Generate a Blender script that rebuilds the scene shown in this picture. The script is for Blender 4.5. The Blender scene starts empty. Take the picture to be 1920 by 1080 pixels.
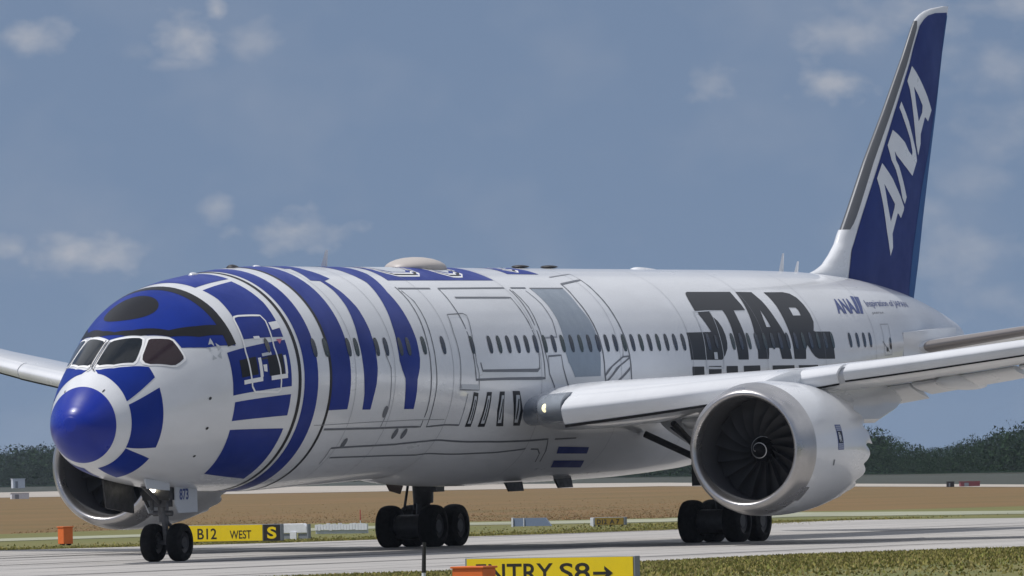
import bpy, bmesh, math, random, json
import numpy as np
from mathutils import Vector, Matrix, geometry
from math import pi, sin, cos, radians as R
random.seed(7); rng = np.random.default_rng(7)
D = json.loads(r'''{"pane_front":[[1.434,3.43],[1.703,0.81],[2.061,-1.18],[2.195,-0.77],[2.269,5.31],[2.384,12.28],[2.625,24.7],[2.626,27.51],[2.488,30.4],[2.211,34.25],[1.991,37.05],[1.891,36.78],[1.539,22.47],[1.4,7.7]],"pane_side":[[2.726,31.83],[2.796,32.51],[3.178,42.64],[3.23,45.3],[3.241,52.89],[3.252,59.0],[3.223,60.74],[3.066,61.51],[2.904,61.46],[2.775,59.73],[2.245,48.78],[2.144,44.71],[2.147,40.87],[2.251,38.1],[2.499,34.75]],"brow_low":[[2.268,-2.08],[2.477,10.45],[2.71,21.89],[2.832,28.31],[3.239,40.92],[3.308,45.05],[3.335,53.16],[3.683,57.58],[4.049,61.13]],"panelA":[[1.264,5.19],[1.283,10.78],[1.458,25.01],[1.703,35.3],[2.166,49.88],[2.166,60.37],[1.146,65.53],[1.155,54.05],[1.16,36.41],[1.175,19.06],[1.168,11.55]],"STAR":[{"o":[[35.312,42.1],[35.481,41.3],[38.728,41.26],[38.672,47.01],[38.712,51.23],[38.717,55.83],[37.826,55.88],[37.782,61.87],[37.786,68.19],[37.8,72.6],[37.789,77.95],[37.766,82.66],[37.735,86.53],[36.966,86.41],[36.957,82.54],[36.945,76.79],[36.968,71.43],[37.015,64.73],[37.025,58.82],[36.996,55.72],[35.933,55.69],[35.953,59.99],[36.178,62.95],[36.3,66.95],[36.347,71.92],[36.312,76.73],[36.239,79.86],[36.019,83.46],[35.782,86.0],[35.711,86.4],[33.45,86.15],[33.446,82.18],[33.459,77.53],[33.517,72.79],[33.522,70.21],[35.366,69.93],[35.27,66.32],[35.154,62.31],[35.039,58.74],[35.107,56.16],[34.911,56.16],[34.956,51.79],[35.042,47.68],[35.179,44.03]],"h":[]},{"o":[[39.137,41.27],[40.35,41.54],[40.402,44.85],[40.52,49.26],[40.571,54.03],[40.638,59.14],[40.734,64.56],[40.851,69.18],[40.975,74.74],[41.038,79.61],[41.089,83.86],[41.132,86.92],[40.332,86.73],[40.284,83.69],[40.219,80.09],[39.418,80.09],[39.37,82.97],[39.29,86.5],[38.478,86.32],[38.518,82.8],[38.54,78.08],[38.592,71.63],[38.706,64.9],[38.822,58.34],[38.933,51.92],[39.04,46.29]],"h":[[[39.869,55.6],[39.939,60.29],[40.029,67.36],[39.698,67.31],[39.726,62.67]]]},{"o":[[41.29,41.73],[42.799,41.66],[43.249,43.09],[43.518,46.65],[43.629,52.46],[43.667,59.1],[43.621,64.64],[43.338,70.39],[43.445,71.0],[44.685,71.66],[44.681,76.81],[44.685,82.4],[44.698,88.72],[43.293,87.64],[43.009,86.14],[42.754,83.32],[42.569,80.04],[42.489,78.93],[42.303,82.09],[42.245,87.26],[41.315,86.96],[41.329,82.33],[41.341,76.44],[41.336,70.94],[41.33,65.23],[41.334,59.22],[41.364,52.77],[41.345,46.03]],"h":[[[42.25,54.22],[42.821,54.31],[42.895,56.31],[42.834,60.11],[42.211,59.98]]]},{"o":[[33.505,90.01],[34.366,90.01],[34.416,99.01],[33.555,99.01]],"h":[]},{"o":[[34.708,89.83],[35.639,89.85],[35.689,98.85],[34.758,98.83]],"h":[]},{"o":[[36.03,90.0],[36.872,90.01],[36.922,99.01],[36.08,99.0]],"h":[]},{"o":[[37.322,90.02],[38.587,90.05],[38.637,99.05],[37.372,99.02]],"h":[]},{"o":[[39.553,90.37],[41.27,90.65],[41.32,99.65],[39.603,99.37]],"h":[]},{"o":[[41.626,90.76],[43.199,91.3],[43.249,100.3],[41.676,99.76]],"h":[]}],"ana":[[46.432,48.57],[48.114,48.67],[47.911,61.27],[46.121,60.04]],"anabar":[[[48.288,46.14],[48.552,46.66],[48.115,61.39],[47.86,61.23]],[[48.605,46.66],[49.036,47.14],[48.395,62.0],[48.166,61.43]]],"insp":[[49.196,50.23],[49.141,56.99]],"insp_end":[[53.885,46.13],[53.81,54.99]],"reg":[[49.298,60.22],[50.567,60.53],[49.122,62.79]],"band3":[[11.486,15.09],[12.157,13.17],[12.5,29.49],[11.966,31.85],[12.166,42.02],[12.326,53.65],[12.353,67.36],[12.331,77.69],[12.333,87.56],[12.263,95.78],[12.155,102.62],[12.117,109.06],[11.623,108.85],[11.575,101.03],[11.514,95.56],[11.452,84.57],[11.452,73.18],[11.728,51.8],[11.783,40.68],[11.711,31.8],[11.186,31.18]],"band4":[[13.872,64.38],[13.838,73.51],[13.745,85.0],[13.908,89.25],[14.037,93.44],[14.216,109.61],[14.826,109.85],[14.712,94.99],[14.91,89.44],[15.054,82.37],[15.057,75.13],[15.062,67.61]],"topblue":[[15.947,30.92],[22.886,30.41],[22.464,21.95],[22.564,13.35],[20.186,13.32],[16.649,16.18]],"topblue2":[[24.641,21.63],[26.767,22.18],[26.597,15.0],[25.879,11.47],[24.939,11.8]],"grey":[[24.598,38.48],[26.871,38.41],[26.829,52.97],[27.011,61.95],[27.061,70.17],[27.023,80.97],[26.937,92.33],[25.163,92.52],[24.758,86.62],[24.632,80.67],[24.737,73.1],[24.809,61.82],[24.764,51.0]],"bars":[[[18.448,100.24],[18.765,100.66],[18.801,118.89],[18.441,119.24]],[[19.312,99.97],[19.625,99.88],[19.67,118.3],[19.235,118.59]],[[20.144,99.46],[20.459,99.33],[20.543,107.51],[20.83,117.14],[20.396,117.5],[20.17,109.15]],[[20.981,98.84],[21.439,98.68],[21.825,108.16],[21.875,116.23],[21.463,116.44],[21.234,108.46]]],"rects":[[[25.078,128.99],[27.255,130.33],[27.422,135.32],[25.248,134.2]],[[25.465,140.03],[27.67,141.41],[27.989,148.6],[25.776,146.87]]],"spots":[[11.36,127.91],[14.264,123.81],[14.851,124.16],[13.087,110.61]],"dots":[[3.817,92.53],[3.86,112.13],[3.879,132.82],[0.823,34.67],[0.8,-32.83]],"star":[[[4.296,56.92],[4.137,60.22],[4.243,60.56],[4.301,62.87],[4.312,59.9]],[[4.381,61.08],[4.373,64.02],[4.37,66.34],[4.523,64.82]],[[4.007,60.85],[4.119,62.23],[4.088,65.0],[4.191,62.59]],[[4.151,67.33],[4.081,70.26],[4.259,70.15],[4.22,69.6]],[[4.283,68.89],[4.431,67.35],[4.396,71.63]]],"strokes":{"a":[[12.923,80.63],[13.155,87.71],[13.171,96.0],[13.223,108.64],[13.125,119.01]],"b":[[9.689,118.55],[12.731,119.74],[15.678,120.17],[15.699,110.88],[15.696,99.29],[15.66,88.15],[15.676,73.72],[15.77,61.29],[15.853,48.14],[15.86,37.3]],"c":[[18.041,118.69],[16.051,120.26],[16.013,107.93],[16.039,96.49],[15.992,85.35],[16.014,73.75],[16.108,61.31],[16.169,48.92],[15.992,40.59]],"c2":[[18.041,118.69],[18.044,109.8],[18.083,101.21]],"d":[[15.942,38.74],[17.988,38.68]],"e":[[18.505,38.66],[22.909,38.04]],"e2":[[23.34,38.03],[24.351,37.99]],"e3":[[24.598,38.48],[26.871,38.41]],"f":[[19.011,46.15],[22.672,46.16],[22.706,54.71],[22.771,62.71],[22.821,71.99],[22.824,80.45],[22.78,89.25],[22.631,90.16],[18.986,90.06],[18.878,85.77]],"g":[[18.505,38.66],[18.438,52.74],[18.45,63.09],[18.46,72.49],[18.468,82.83],[18.53,91.16],[18.567,94.14],[20.913,93.36],[23.126,92.9],[23.082,81.97],[23.095,71.39],[23.111,61.72],[23.14,50.97],[23.142,39.49]],"h":[[23.242,40.43],[23.367,52.88],[23.294,66.67],[23.256,80.51],[23.419,91.18],[23.787,96.56]],"i":[[23.337,72.66],[24.298,72.13],[24.446,61.8],[24.401,51.0],[24.143,40.41]],"j":[[23.427,82.9],[24.306,82.42],[24.372,89.5],[24.731,96.27]],"j2":[[23.427,82.9],[23.419,91.18],[23.787,96.56]],"k":[[27.14,34.2],[27.017,47.84],[27.095,59.18],[27.172,70.18],[27.208,80.99],[27.237,91.44],[27.312,95.04]],"l":[[27.14,34.2],[28.945,29.31],[28.851,43.55],[28.892,58.56],[28.978,71.93],[29.053,82.73],[29.115,94.22]],"l2":[[27.112,26.06],[29.04,20.97],[28.958,29.95]],"m":[[27.235,92.36],[28.581,83.87],[29.038,83.63]],"n":[[27.348,94.62],[29.024,84.53]],"o":[[28.023,95.15],[29.012,90.07]],"p":[[28.581,83.87],[28.755,75.05]],"q":[[10.728,130.47],[14.694,130.99],[19.199,127.88],[24.085,123.8],[24.386,131.91],[24.565,140.53]],"r":[[11.129,137.43],[16.665,140.23],[21.551,133.0],[22.941,130.23]],"s":[[23.314,130.58],[23.778,130.65],[24.08,133.85],[24.274,140.9]],"t":[[10.728,130.47],[10.824,141.98]],"u":[[24.552,123.82],[25.997,123.54]],"v":[[49.493,83.38],[50.209,92.58]]},"door1":[[5.614,49.98],[5.796,49.96],[6.771,52.82],[6.856,56.66],[6.716,72.02],[6.807,84.11],[6.819,91.31],[6.8,95.45],[6.647,96.63],[5.576,94.79],[5.449,91.6],[5.413,84.09],[5.376,71.71],[5.483,58.77],[5.536,51.6]],"door2":[[17.692,58.04],[18.732,57.4],[18.928,58.78],[18.616,74.02],[18.601,85.73],[18.739,91.16],[18.778,99.05],[17.541,99.48],[17.571,82.71],[17.542,69.35]],"door3":[[34.763,56.9],[35.998,56.19],[35.956,60.58],[35.874,70.79],[35.859,83.44],[35.827,90.6],[34.559,90.43],[34.554,83.3],[34.68,69.07],[34.719,59.46]],"door4":[[49.647,70.73],[50.475,71.3],[50.403,84.54],[50.483,95.42],[49.655,94.1],[49.61,83.53]],"badge1":[[7.038,62.51],[7.308,62.7],[7.287,66.86],[6.982,66.93]],"tri":[[6.941,68.12],[7.236,68.34],[7.04,71.1]],"lab":[[[5.945,64.09],[6.212,64.53],[6.209,66.15],[5.941,65.72]],[[6.019,80.78],[6.195,80.87],[6.173,84.96],[6.027,84.35]]],"win":[[8.774,74.83],[9.425,75.46],[11.23,76.32],[10.752,76.2],[12.46,76.27],[13.034,76.34],[13.92,76.31],[14.422,76.23],[15.412,76.26],[16.65,76.13],[18.522,75.95]],"win_n":[19.69,20.3,20.909,21.519,22.128,22.738,23.348,23.957,24.567,25.176,25.786,26.396,27.005,27.615,28.224,28.834,29.444,30.053,30.663,31.272,31.882,32.492,33.101,34.93,36.759,37.368,37.978,38.588,39.197,39.807,40.416,41.026,41.636,42.245,42.855,43.464,44.074,44.684,46.282,46.975,47.606,48.208],"finA1":{"o":[[55.168,11.617],[55.973,11.101],[56.318,10.817],[56.643,10.566],[57.005,10.218],[56.962,10.105],[56.67,9.854],[56.423,9.996],[56.344,10.001],[55.801,9.339],[55.837,8.892],[55.599,8.619],[55.279,9.398],[55.011,10.289],[54.815,10.83],[54.681,11.116]],"h":[[[55.204,10.946],[55.657,10.616],[56.096,10.302],[56.041,10.173],[55.66,9.722],[55.403,10.294]]]},"finN":{"o":[[56.217,12.711],[56.597,12.573],[57.181,12.327],[57.548,12.045],[57.866,11.906],[57.92,12.02],[57.715,12.435],[57.25,12.972],[56.899,13.455],[57.093,13.652],[57.344,13.328],[57.614,13.012],[57.967,12.504],[58.264,12.091],[58.388,11.771],[58.366,11.719],[57.905,11.244],[57.035,11.599],[56.411,11.88],[56.242,12.021],[56.306,11.734],[56.558,11.546],[56.959,11.039],[57.279,10.543],[57.089,10.315],[56.84,10.504],[56.657,10.874],[56.272,11.413],[55.921,11.728],[55.712,12.205]],"h":[]},"finA2":{"o":[[58.169,14.84],[58.518,14.615],[59.052,14.242],[59.562,13.867],[60.007,13.441],[59.617,13.059],[59.339,13.181],[59.252,13.179],[58.798,12.619],[58.776,12.296],[58.528,11.919],[58.319,12.286],[58.139,12.992],[57.959,13.697],[57.842,14.081],[57.7,14.337]],"h":[[[58.213,14.171],[58.633,13.875],[59.024,13.562],[58.966,13.334],[58.595,13.034],[58.369,13.578]]]},"finLE":[[49.448,8.039],[50.034,8.147],[50.627,8.319],[51.238,8.639],[51.776,8.99],[52.019,9.29],[52.339,9.605],[52.767,9.979],[54.373,11.714],[56.01,13.279],[57.847,15.154],[58.822,16.234],[59.011,16.399],[59.386,16.57],[59.82,16.698],[60.374,16.796],[61.355,16.905],[61.98,16.929]],"finTE":[[61.98,16.929],[61.82,16.583],[61.265,15.349],[60.545,13.377],[59.901,11.802],[59.143,9.867],[58.648,8.466],[58.117,7.175]],"finMetal":[[51.74,8.99],[51.702,8.566],[52.409,9.286],[53.148,9.975],[54.723,11.712],[56.33,13.279],[57.915,14.925],[59.043,16.271],[58.974,16.397]],"finBlueLE":[[51.554,7.874],[52.406,8.828],[53.435,9.976],[55.056,11.715],[56.455,13.211],[58.082,14.96],[58.467,15.472],[59.096,16.191],[59.504,16.409],[59.923,16.551],[60.585,16.652],[61.773,16.709]],"finLight":[[57.628,7.59],[57.94,8.72],[58.929,10.822],[59.699,12.06],[60.673,14.029],[61.437,16.057],[61.721,16.685]],"G":{"taxi_far":[[35.54,24.61],[39.61,23.99],[48.8,18.77],[59.61,16.98],[70.23,14.62],[93.55,20.08],[100.0,19.77],[96.47,11.34],[94.32,5.62]],"taxi_near":[[-38.11,-16.95],[-24.05,-18.19],[-21.21,-19.03],[-19.77,-19.92],[-9.31,-20.15],[-0.03,-20.24],[7.8,-23.3],[12.78,-24.77]],"path_far":[[80.27,49.85],[83.63,48.25],[92.16,46.77],[122.64,46.92],[124.87,38.94],[148.6,42.61],[128.38,18.31]],"path_near":[[69.47,43.76],[72.61,42.17],[80.52,40.62],[108.56,40.23],[108.08,31.47],[123.37,31.91],[114.32,13.07]],"brown_near":[[104.97,63.79],[106.13,60.64],[134.58,59.99],[128.39,46.58],[130.92,41.63],[155.58,45.57],[137.48,21.7]],"run_near":[[631.59,360.96],[580.15,282.18],[573.61,238.69],[348.39,102.34]],"run_far":[[896.3,510.33],[905.36,444.35],[714.56,301.43],[385.74,116.4]],"o_sign1":[52.79,22.37,56.39],"o_box1":[54.92,29.9,55.24],"o_back1":[62.22,24.87,54.39],"o_back2":[79.68,31.73,50.86],"o_pole1":[92.02,37.02,48.59],"o_back3":[95.68,31.39,48.45],"o_sign2":[92.13,26.48,49.31],"o_pole2":[-33.35,-26.13,91.08],"o_front":[-44.83,-34.36,99.71],"o_box2":[-56.0,-38.03,108.33],"o_far1":[1286.49,706.49,8.75],"o_far2":[558.9,307.66,17.4],"o_far3":[412.13,141.05,22.99],"o_far4":[415.67,140.78,22.88]},"tab":[[0.0,4.0072,4.0072,0.0,4.0072,2.0],[0.0098,4.1044,3.8761,0.117,4.0019,2.0],[0.0391,4.2016,3.7446,0.2341,3.9967,2.0],[0.088,4.2981,3.6187,0.3503,3.9909,2.0],[0.1564,4.39,3.5031,0.466,3.9836,2.0],[0.2444,4.4819,3.3935,0.5805,3.9757,2.0],[0.352,4.5918,3.2814,0.6887,3.9686,2.0],[0.4791,4.7197,3.1659,0.7902,3.9611,2.0],[0.6258,4.8569,3.059,0.8918,3.9619,2.0],[0.792,4.9997,2.9656,0.9956,3.9737,2.0],[0.9778,5.1549,2.8794,1.0993,3.9945,2.0],[1.1831,5.3303,2.796,1.2016,4.0223,2.0],[1.408,5.519,2.7186,1.3032,4.0603,2.0],[1.6524,5.708,2.6525,1.405,4.118,2.0],[1.9164,5.8997,2.5969,1.5069,4.1936,2.0],[2.2,6.0944,2.5426,1.6062,4.2745,2.0],[2.4,6.2256,2.5064,1.6689,4.332,2.0],[2.7,6.4157,2.4569,1.7609,4.4156,2.0],[3.0,6.6024,2.4139,1.8592,4.491,2.0],[3.3,6.7859,2.3759,1.9607,4.561,2.0],[3.6,6.9554,2.3409,2.0617,4.6269,2.0],[3.9,7.113,2.3075,2.1664,4.691,2.0],[4.2,7.2599,2.2762,2.2714,4.7522,2.0],[4.5,7.3869,2.2479,2.3643,4.8065,2.0],[4.8,7.488,2.223,2.4378,4.8515,2.0],[5.1,7.5669,2.2006,2.4968,4.8889,2.0],[5.4,7.6307,2.1807,2.5459,4.9209,2.0],[5.7,7.6854,2.1631,2.5887,4.9494,2.0],[6.0,7.7361,2.1476,2.6281,4.976,2.0],[6.3,7.7817,2.1346,2.6643,5.001,2.0],[6.6,7.8201,2.1238,2.696,5.0239,2.0],[6.9,7.8538,2.1144,2.7238,5.0443,2.0],[7.2,7.8852,2.1059,2.7484,5.0623,2.0],[7.5,7.916,2.0976,2.7703,5.0777,2.0],[7.8,7.9472,2.0888,2.789,5.09,2.0],[8.1,7.9778,2.0797,2.8046,5.0996,2.0],[8.4,8.007,2.0711,2.8177,5.1071,2.0],[8.7,8.034,2.0635,2.8287,5.1132,2.0],[9.0,8.058,2.0576,2.8383,5.1183,2.0],[9.3,8.0784,2.0538,2.8468,5.1232,2.0],[9.6,8.0945,2.0527,2.8546,5.128,2.0],[9.9,8.1063,2.0544,2.861,5.1323,2.0],[10.2,8.1146,2.0583,2.8659,5.1359,2.0],[10.5,8.1201,2.0638,2.8697,5.1389,2.0],[10.8,8.1237,2.0704,2.8726,5.1415,2.0],[11.1,8.1259,2.0774,2.875,5.1436,2.0],[11.4,8.1274,2.0843,2.8769,5.1455,2.0],[11.7,8.1288,2.0908,2.8788,5.1471,2.0],[12.0,8.1307,2.0963,2.8806,5.1486,2.0],[15.0,8.128,2.1522,2.887,5.152,2.0],[15.75,8.1281,2.1685,2.887,5.1519,2.0225],[16.5,8.1282,2.1848,2.887,5.1518,2.045],[17.25,8.1284,2.1953,2.887,5.1516,2.0675],[18.0,8.1285,2.1244,2.887,5.1515,2.09],[18.75,8.1286,2.0536,2.8871,5.1514,2.1125],[19.5,8.1287,2.005,2.8871,5.1513,2.135],[20.25,8.1288,1.9675,2.8871,5.1512,2.1656],[21.0,8.129,1.93,2.8871,5.1511,2.2125],[21.75,8.1291,1.915,2.8872,5.151,2.2593],[22.5,8.1292,1.9,2.8872,5.1509,2.3062],[23.25,8.1293,1.8904,2.8872,5.1508,2.3343],[24.0,8.1294,1.8914,2.8873,5.1507,2.3625],[24.75,8.1295,1.8925,2.8873,5.1505,2.3906],[25.5,8.1296,1.8936,2.8873,5.1504,2.4],[26.25,8.1296,1.8946,2.8872,5.1503,2.4],[27.0,8.1297,1.8957,2.8872,5.1503,2.4],[27.75,8.1298,1.8968,2.8872,5.1502,2.4],[28.5,8.1299,1.8979,2.8871,5.1501,2.4],[29.25,8.1299,1.8989,2.8871,5.1501,2.4],[30.0,8.13,1.9,2.887,5.15,2.4],[30.75,8.13,1.9075,2.8881,5.1489,2.4],[31.5,8.1301,1.915,2.8892,5.1478,2.4],[32.25,8.1301,1.9225,2.8903,5.1467,2.4],[33.0,8.1301,1.93,2.892,5.1451,2.3867],[33.75,8.1301,1.9505,2.8939,5.1433,2.3666],[34.5,8.1301,1.9709,2.8958,5.1415,2.3466],[35.25,8.1301,1.992,2.8972,5.1402,2.3166],[36.0,8.1301,2.0213,2.8974,5.1399,2.2667],[36.75,8.13,2.0507,2.8977,5.1395,2.2167],[37.5,8.13,2.08,2.8979,5.1392,2.1667],[38.25,8.13,2.1325,2.894,5.1424,2.1167],[39.0,8.13,2.185,2.8902,5.1457,2.0667],[39.75,8.13,2.24,2.8863,5.1489,2.0167],[40.5,8.1303,2.3,2.8812,5.1531,2.0],[41.25,8.131,2.331,2.8758,5.157,2.0],[42.0,8.1314,2.3339,2.8682,5.1633,2.0],[42.75,8.1305,2.3368,2.8553,5.175,2.0],[43.5,8.1282,2.3397,2.8359,5.194,2.0],[44.2,8.1249,2.3621,2.8131,5.2171,2.0],[44.8,8.1212,2.4331,2.7896,5.2411,2.0],[45.4,8.1163,2.5127,2.7621,5.2687,2.0],[46.0,8.11,2.6,2.73,5.3,2.0],[46.6,8.1033,2.6953,2.6942,5.3366,2.0],[47.2,8.0962,2.7992,2.6546,5.378,2.0],[47.8,8.0866,2.9109,2.6101,5.4212,2.0],[48.4,8.0728,3.0296,2.5592,5.4633,2.0],[49.0,8.0539,3.1569,2.5012,5.5031,2.0],[49.6,8.0311,3.293,2.4368,5.5425,2.0],[50.2,8.0046,3.4317,2.3669,5.5811,2.0],[50.8,7.9748,3.5675,2.2917,5.6184,2.0],[51.4,7.9426,3.7025,2.2109,5.6541,2.0],[52.0,7.9059,3.8375,2.1249,5.6895,2.0],[52.6,7.8622,3.9725,2.0346,5.7263,2.0],[53.2,7.8115,4.1083,1.9386,5.766,2.0],[53.8,7.7545,4.244,1.8382,5.8063,2.0],[54.4,7.6912,4.378,1.7368,5.8442,2.0],[55.0,7.6218,4.5103,1.6362,5.8783,2.0],[55.6,7.5463,4.6417,1.5349,5.9101,2.0],[56.2,7.464,4.7689,1.4322,5.938,2.0],[56.8,7.3742,4.8893,1.3273,5.9607,2.0],[57.4,7.2773,5.004,1.2204,5.9788,2.0],[58.0,7.173,5.1133,1.1118,5.9924,2.0],[58.6,7.0608,5.2169,1.0016,6.0011,2.0],[59.2,6.9429,5.3149,0.8929,6.0031,2.0],[59.8,6.8163,5.4074,0.7812,6.0012,2.0],[60.4,6.676,5.4936,0.659,6.0005,2.0],[61.0,6.537,5.5636,0.5364,6.0117,2.0],[61.6,6.35,5.65,0.38,6.0,2.0],[61.95,6.2,5.72,0.26,5.97,2.0]]}''')
SC = bpy.context.scene
COL = SC.collection
# ------------------------------------------------------------------ camera
CAM = (-177.898068, -95.8810043, 2.3141181)
YAW, PIT, ROLL, FPX = 0.437478633, 0.0229549110, -0.0205960608, 14614.9113
def cam_axes():
    fw = np.array([cos(YAW)*cos(PIT), sin(YAW)*cos(PIT), sin(PIT)])
    r = np.array([sin(YAW), -cos(YAW), 0.0]); u = np.cross(r, fw)
    return cos(ROLL)*r+sin(ROLL)*u, -sin(ROLL)*r+cos(ROLL)*u, fw
_r, _u, _f = cam_axes()
cd = bpy.data.cameras.new('camera'); cam = bpy.data.objects.new('camera', cd); COL.objects.link(cam)
cam.matrix_world = Matrix(((_r[0], _u[0], -_f[0], CAM[0]), (_r[1], _u[1], -_f[1], CAM[1]), (_r[2], _u[2], -_f[2], CAM[2]), (0, 0, 0, 1)))
cd.sensor_width = 36.0; cd.lens = FPX/1920*36.0; cd.clip_start = 1.0; cd.clip_end = 30000.0
SC.camera = cam
# ------------------------------------------------------------------ light
SUN_EL = R(61); SUN_AZ = math.atan2(0.76, -0.65)
sd = Vector((cos(SUN_AZ)*cos(SUN_EL), sin(SUN_AZ)*cos(SUN_EL), sin(SUN_EL)))
sl = bpy.data.lights.new('sun', 'SUN'); sl.energy = 3.15; sl.angle = R(0.53); sl.color = (1.0, 0.97, 0.93)
so = bpy.data.objects.new('sun', sl); COL.objects.link(so); so.rotation_euler = sd.to_track_quat('Z', 'Y').to_euler()
W = bpy.data.worlds.new('World'); SC.world = W; W.use_nodes = True
SC.view_settings.view_transform = 'Standard'; SC.view_settings.look = 'None'
SC.view_settings.exposure = 0.0; SC.view_settings.gamma = 1.0
class NT:
    def __init__(s, t): s.t = t
    def n(s, kind, **kw):
        nd = s.t.nodes.new(kind)
        for k, v in kw.items():
            if k == 'inp':
                for a, b in v.items():
                    if isinstance(b, bpy.types.NodeSocket): s.t.links.new(b, nd.inputs[a])
                    else: nd.inputs[a].default_value = b
            else: setattr(nd, k, v)
        return nd
    def m(s, op, a, b=0.0, c=0.0, clamp=False):
        nd = s.n('ShaderNodeMath', operation=op, use_clamp=clamp)
        for i, v in enumerate((a, b, c)):
            if isinstance(v, bpy.types.NodeSocket): s.t.links.new(v, nd.inputs[i])
            else: nd.inputs[i].default_value = v
        return nd.outputs[0]
    def mix(s, f, a, b):
        nd = s.n('ShaderNodeMix', data_type='RGBA')
        for i, v in ((0, f), (6, a), (7, b)):
            if isinstance(v, bpy.types.NodeSocket): s.t.links.new(v, nd.inputs[i])
            else: nd.inputs[i].default_value = v
        return nd.outputs[2]
def build_world():
    t = NT(W.node_tree); W.node_tree.nodes.clear()
    tc = t.n('ShaderNodeTexCoord'); sp = t.n('ShaderNodeSeparateXYZ', inp={0: tc.outputs['Generated']})
    el = t.m('ARCSINE', t.m('MINIMUM', t.m('MAXIMUM', sp.outputs[2], -1.0), 1.0))
    az = t.m('ARCTAN2', sp.outputs[1], sp.outputs[0])
    zz = t.m('ADD', t.m('MAXIMUM', sp.outputs[2], 0.0), SKYLIFT)
    v2 = t.n('ShaderNodeCombineXYZ', inp={0: sp.outputs[0], 1: sp.outputs[1], 2: zz})
    nv = t.n('ShaderNodeVectorMath', operation='NORMALIZE', inp={0: v2.outputs[0]})
    sk = t.n('ShaderNodeTexSky', sky_type='NISHITA'); sk.sun_disc = False
    sk.sun_elevation = SUN_EL; sk.sun_rotation = pi/2-SUN_AZ; sk.altitude = 0; sk.air_density = 1.0; sk.dust_density = 1.2; sk.ozone_density = 1.6
    t.t.links.new(nv.outputs[0], sk.inputs[0])
    # clouds: small fair-weather cumulus low over the horizon, placed by compass bearing and height
    deg = 180/pi
    cx = t.m('MULTIPLY', t.m('SUBTRACT', az, YAW), -deg); cy = t.m('MULTIPLY', el, deg)
    p = t.n('ShaderNodeCombineXYZ', inp={0: cx, 1: t.m('MULTIPLY', cy, 1.35), 2: 0.0})
    ns = t.n('ShaderNodeTexNoise', noise_dimensions='3D', inp={'Vector': p.outputs[0], 'Scale': 3.0, 'Detail': 6.0, 'Roughness': 0.52})
    ns2 = t.n('ShaderNodeTexNoise', noise_dimensions='3D', inp={'Vector': p.outputs[0], 'Scale': 0.7, 'Detail': 3.0, 'Roughness': 0.55})
    tot = None
    for (bx, by, rx, ry, a) in CLOUDS:
        dx = t.m('DIVIDE', t.m('SUBTRACT', cx, bx), rx); dy = t.m('DIVIDE', t.m('SUBTRACT', cy, by), ry)
        d2 = t.m('SQRT', t.m('ADD', t.m('MULTIPLY', dx, dx), t.m('MULTIPLY', dy, dy)))
        e = t.m('SUBTRACT', t.m('ADD', 1.0, t.m('MULTIPLY', t.m('SUBTRACT', ns.outputs[0], 0.5), 2.6)), d2)
        e = t.m('MULTIPLY', t.m('MULTIPLY', e, 0.9, clamp=True), a)
        tot = e if tot is None else t.m('MAXIMUM', tot, e)
    soft = t.m('MULTIPLY', t.m('SUBTRACT', ns2.outputs[0], 0.47), 0.9, clamp=True)
    hi = t.m('MULTIPLY', t.m('SUBTRACT', cy, 7.0), 1/14, clamp=True)
    ns3 = t.n('ShaderNodeTexNoise', noise_dimensions='3D', inp={'Vector': nv.outputs[0], 'Scale': 4.5, 'Detail': 6.0, 'Roughness': 0.55})
    side = t.m('ADD', 0.5, t.m('MULTIPLY', t.m('COSINE', t.m('SUBTRACT', az, -0.45)), 0.5))
    fill_clouds = t.m('MULTIPLY', t.m('MULTIPLY', t.m('SUBTRACT', t.m('ADD', ns3.outputs[0], t.m('MULTIPLY', side, .26)), 0.60), 9.0, clamp=True), hi)  # unseen bright clouds high above the view, added to fill the fuselage flank
    fac = t.m('ADD', t.m('ADD', t.m('MULTIPLY', tot, 0.85), t.m('MULTIPLY', soft, 0.5)), t.m('MULTIPLY', fill_clouds, .7), clamp=True)
    ccol = t.mix(hi, t.mix(ns.outputs[0], CLOUD_A, CLOUD_B), (9.5, 9.7, 10.2, 1))
    skc = t.n('ShaderNodeHueSaturation', inp={'Saturation': SKYSAT, 'Value': SKYVAL, 'Color': sk.outputs[0]})
    col = t.mix(fac, skc.outputs[0], ccol)
    bg = t.n('ShaderNodeBackground', inp={0: col, 1: SKYSTR}); o = t.n('ShaderNodeOutputWorld', inp={0: bg.outputs[0]})
SKYLIFT = 0.30; SKYSAT = 0.88; SKYVAL = 1.08; SKYSTR = 0.085
CLOUD_A = (4.8, 5.0, 5.5, 1); CLOUD_B = (7.2, 7.0, 7.1, 1)
def px2dir(u, v):   # bearing and height, in degrees, of something seen in the sky
    d = _f*FPX+_r*(u-960)+_u*(540-v); d /= np.linalg.norm(d)
    return (-(math.atan2(d[1], d[0])-YAW)*180/pi, math.asin(d[2])*180/pi)
CLOUDS = []
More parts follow.
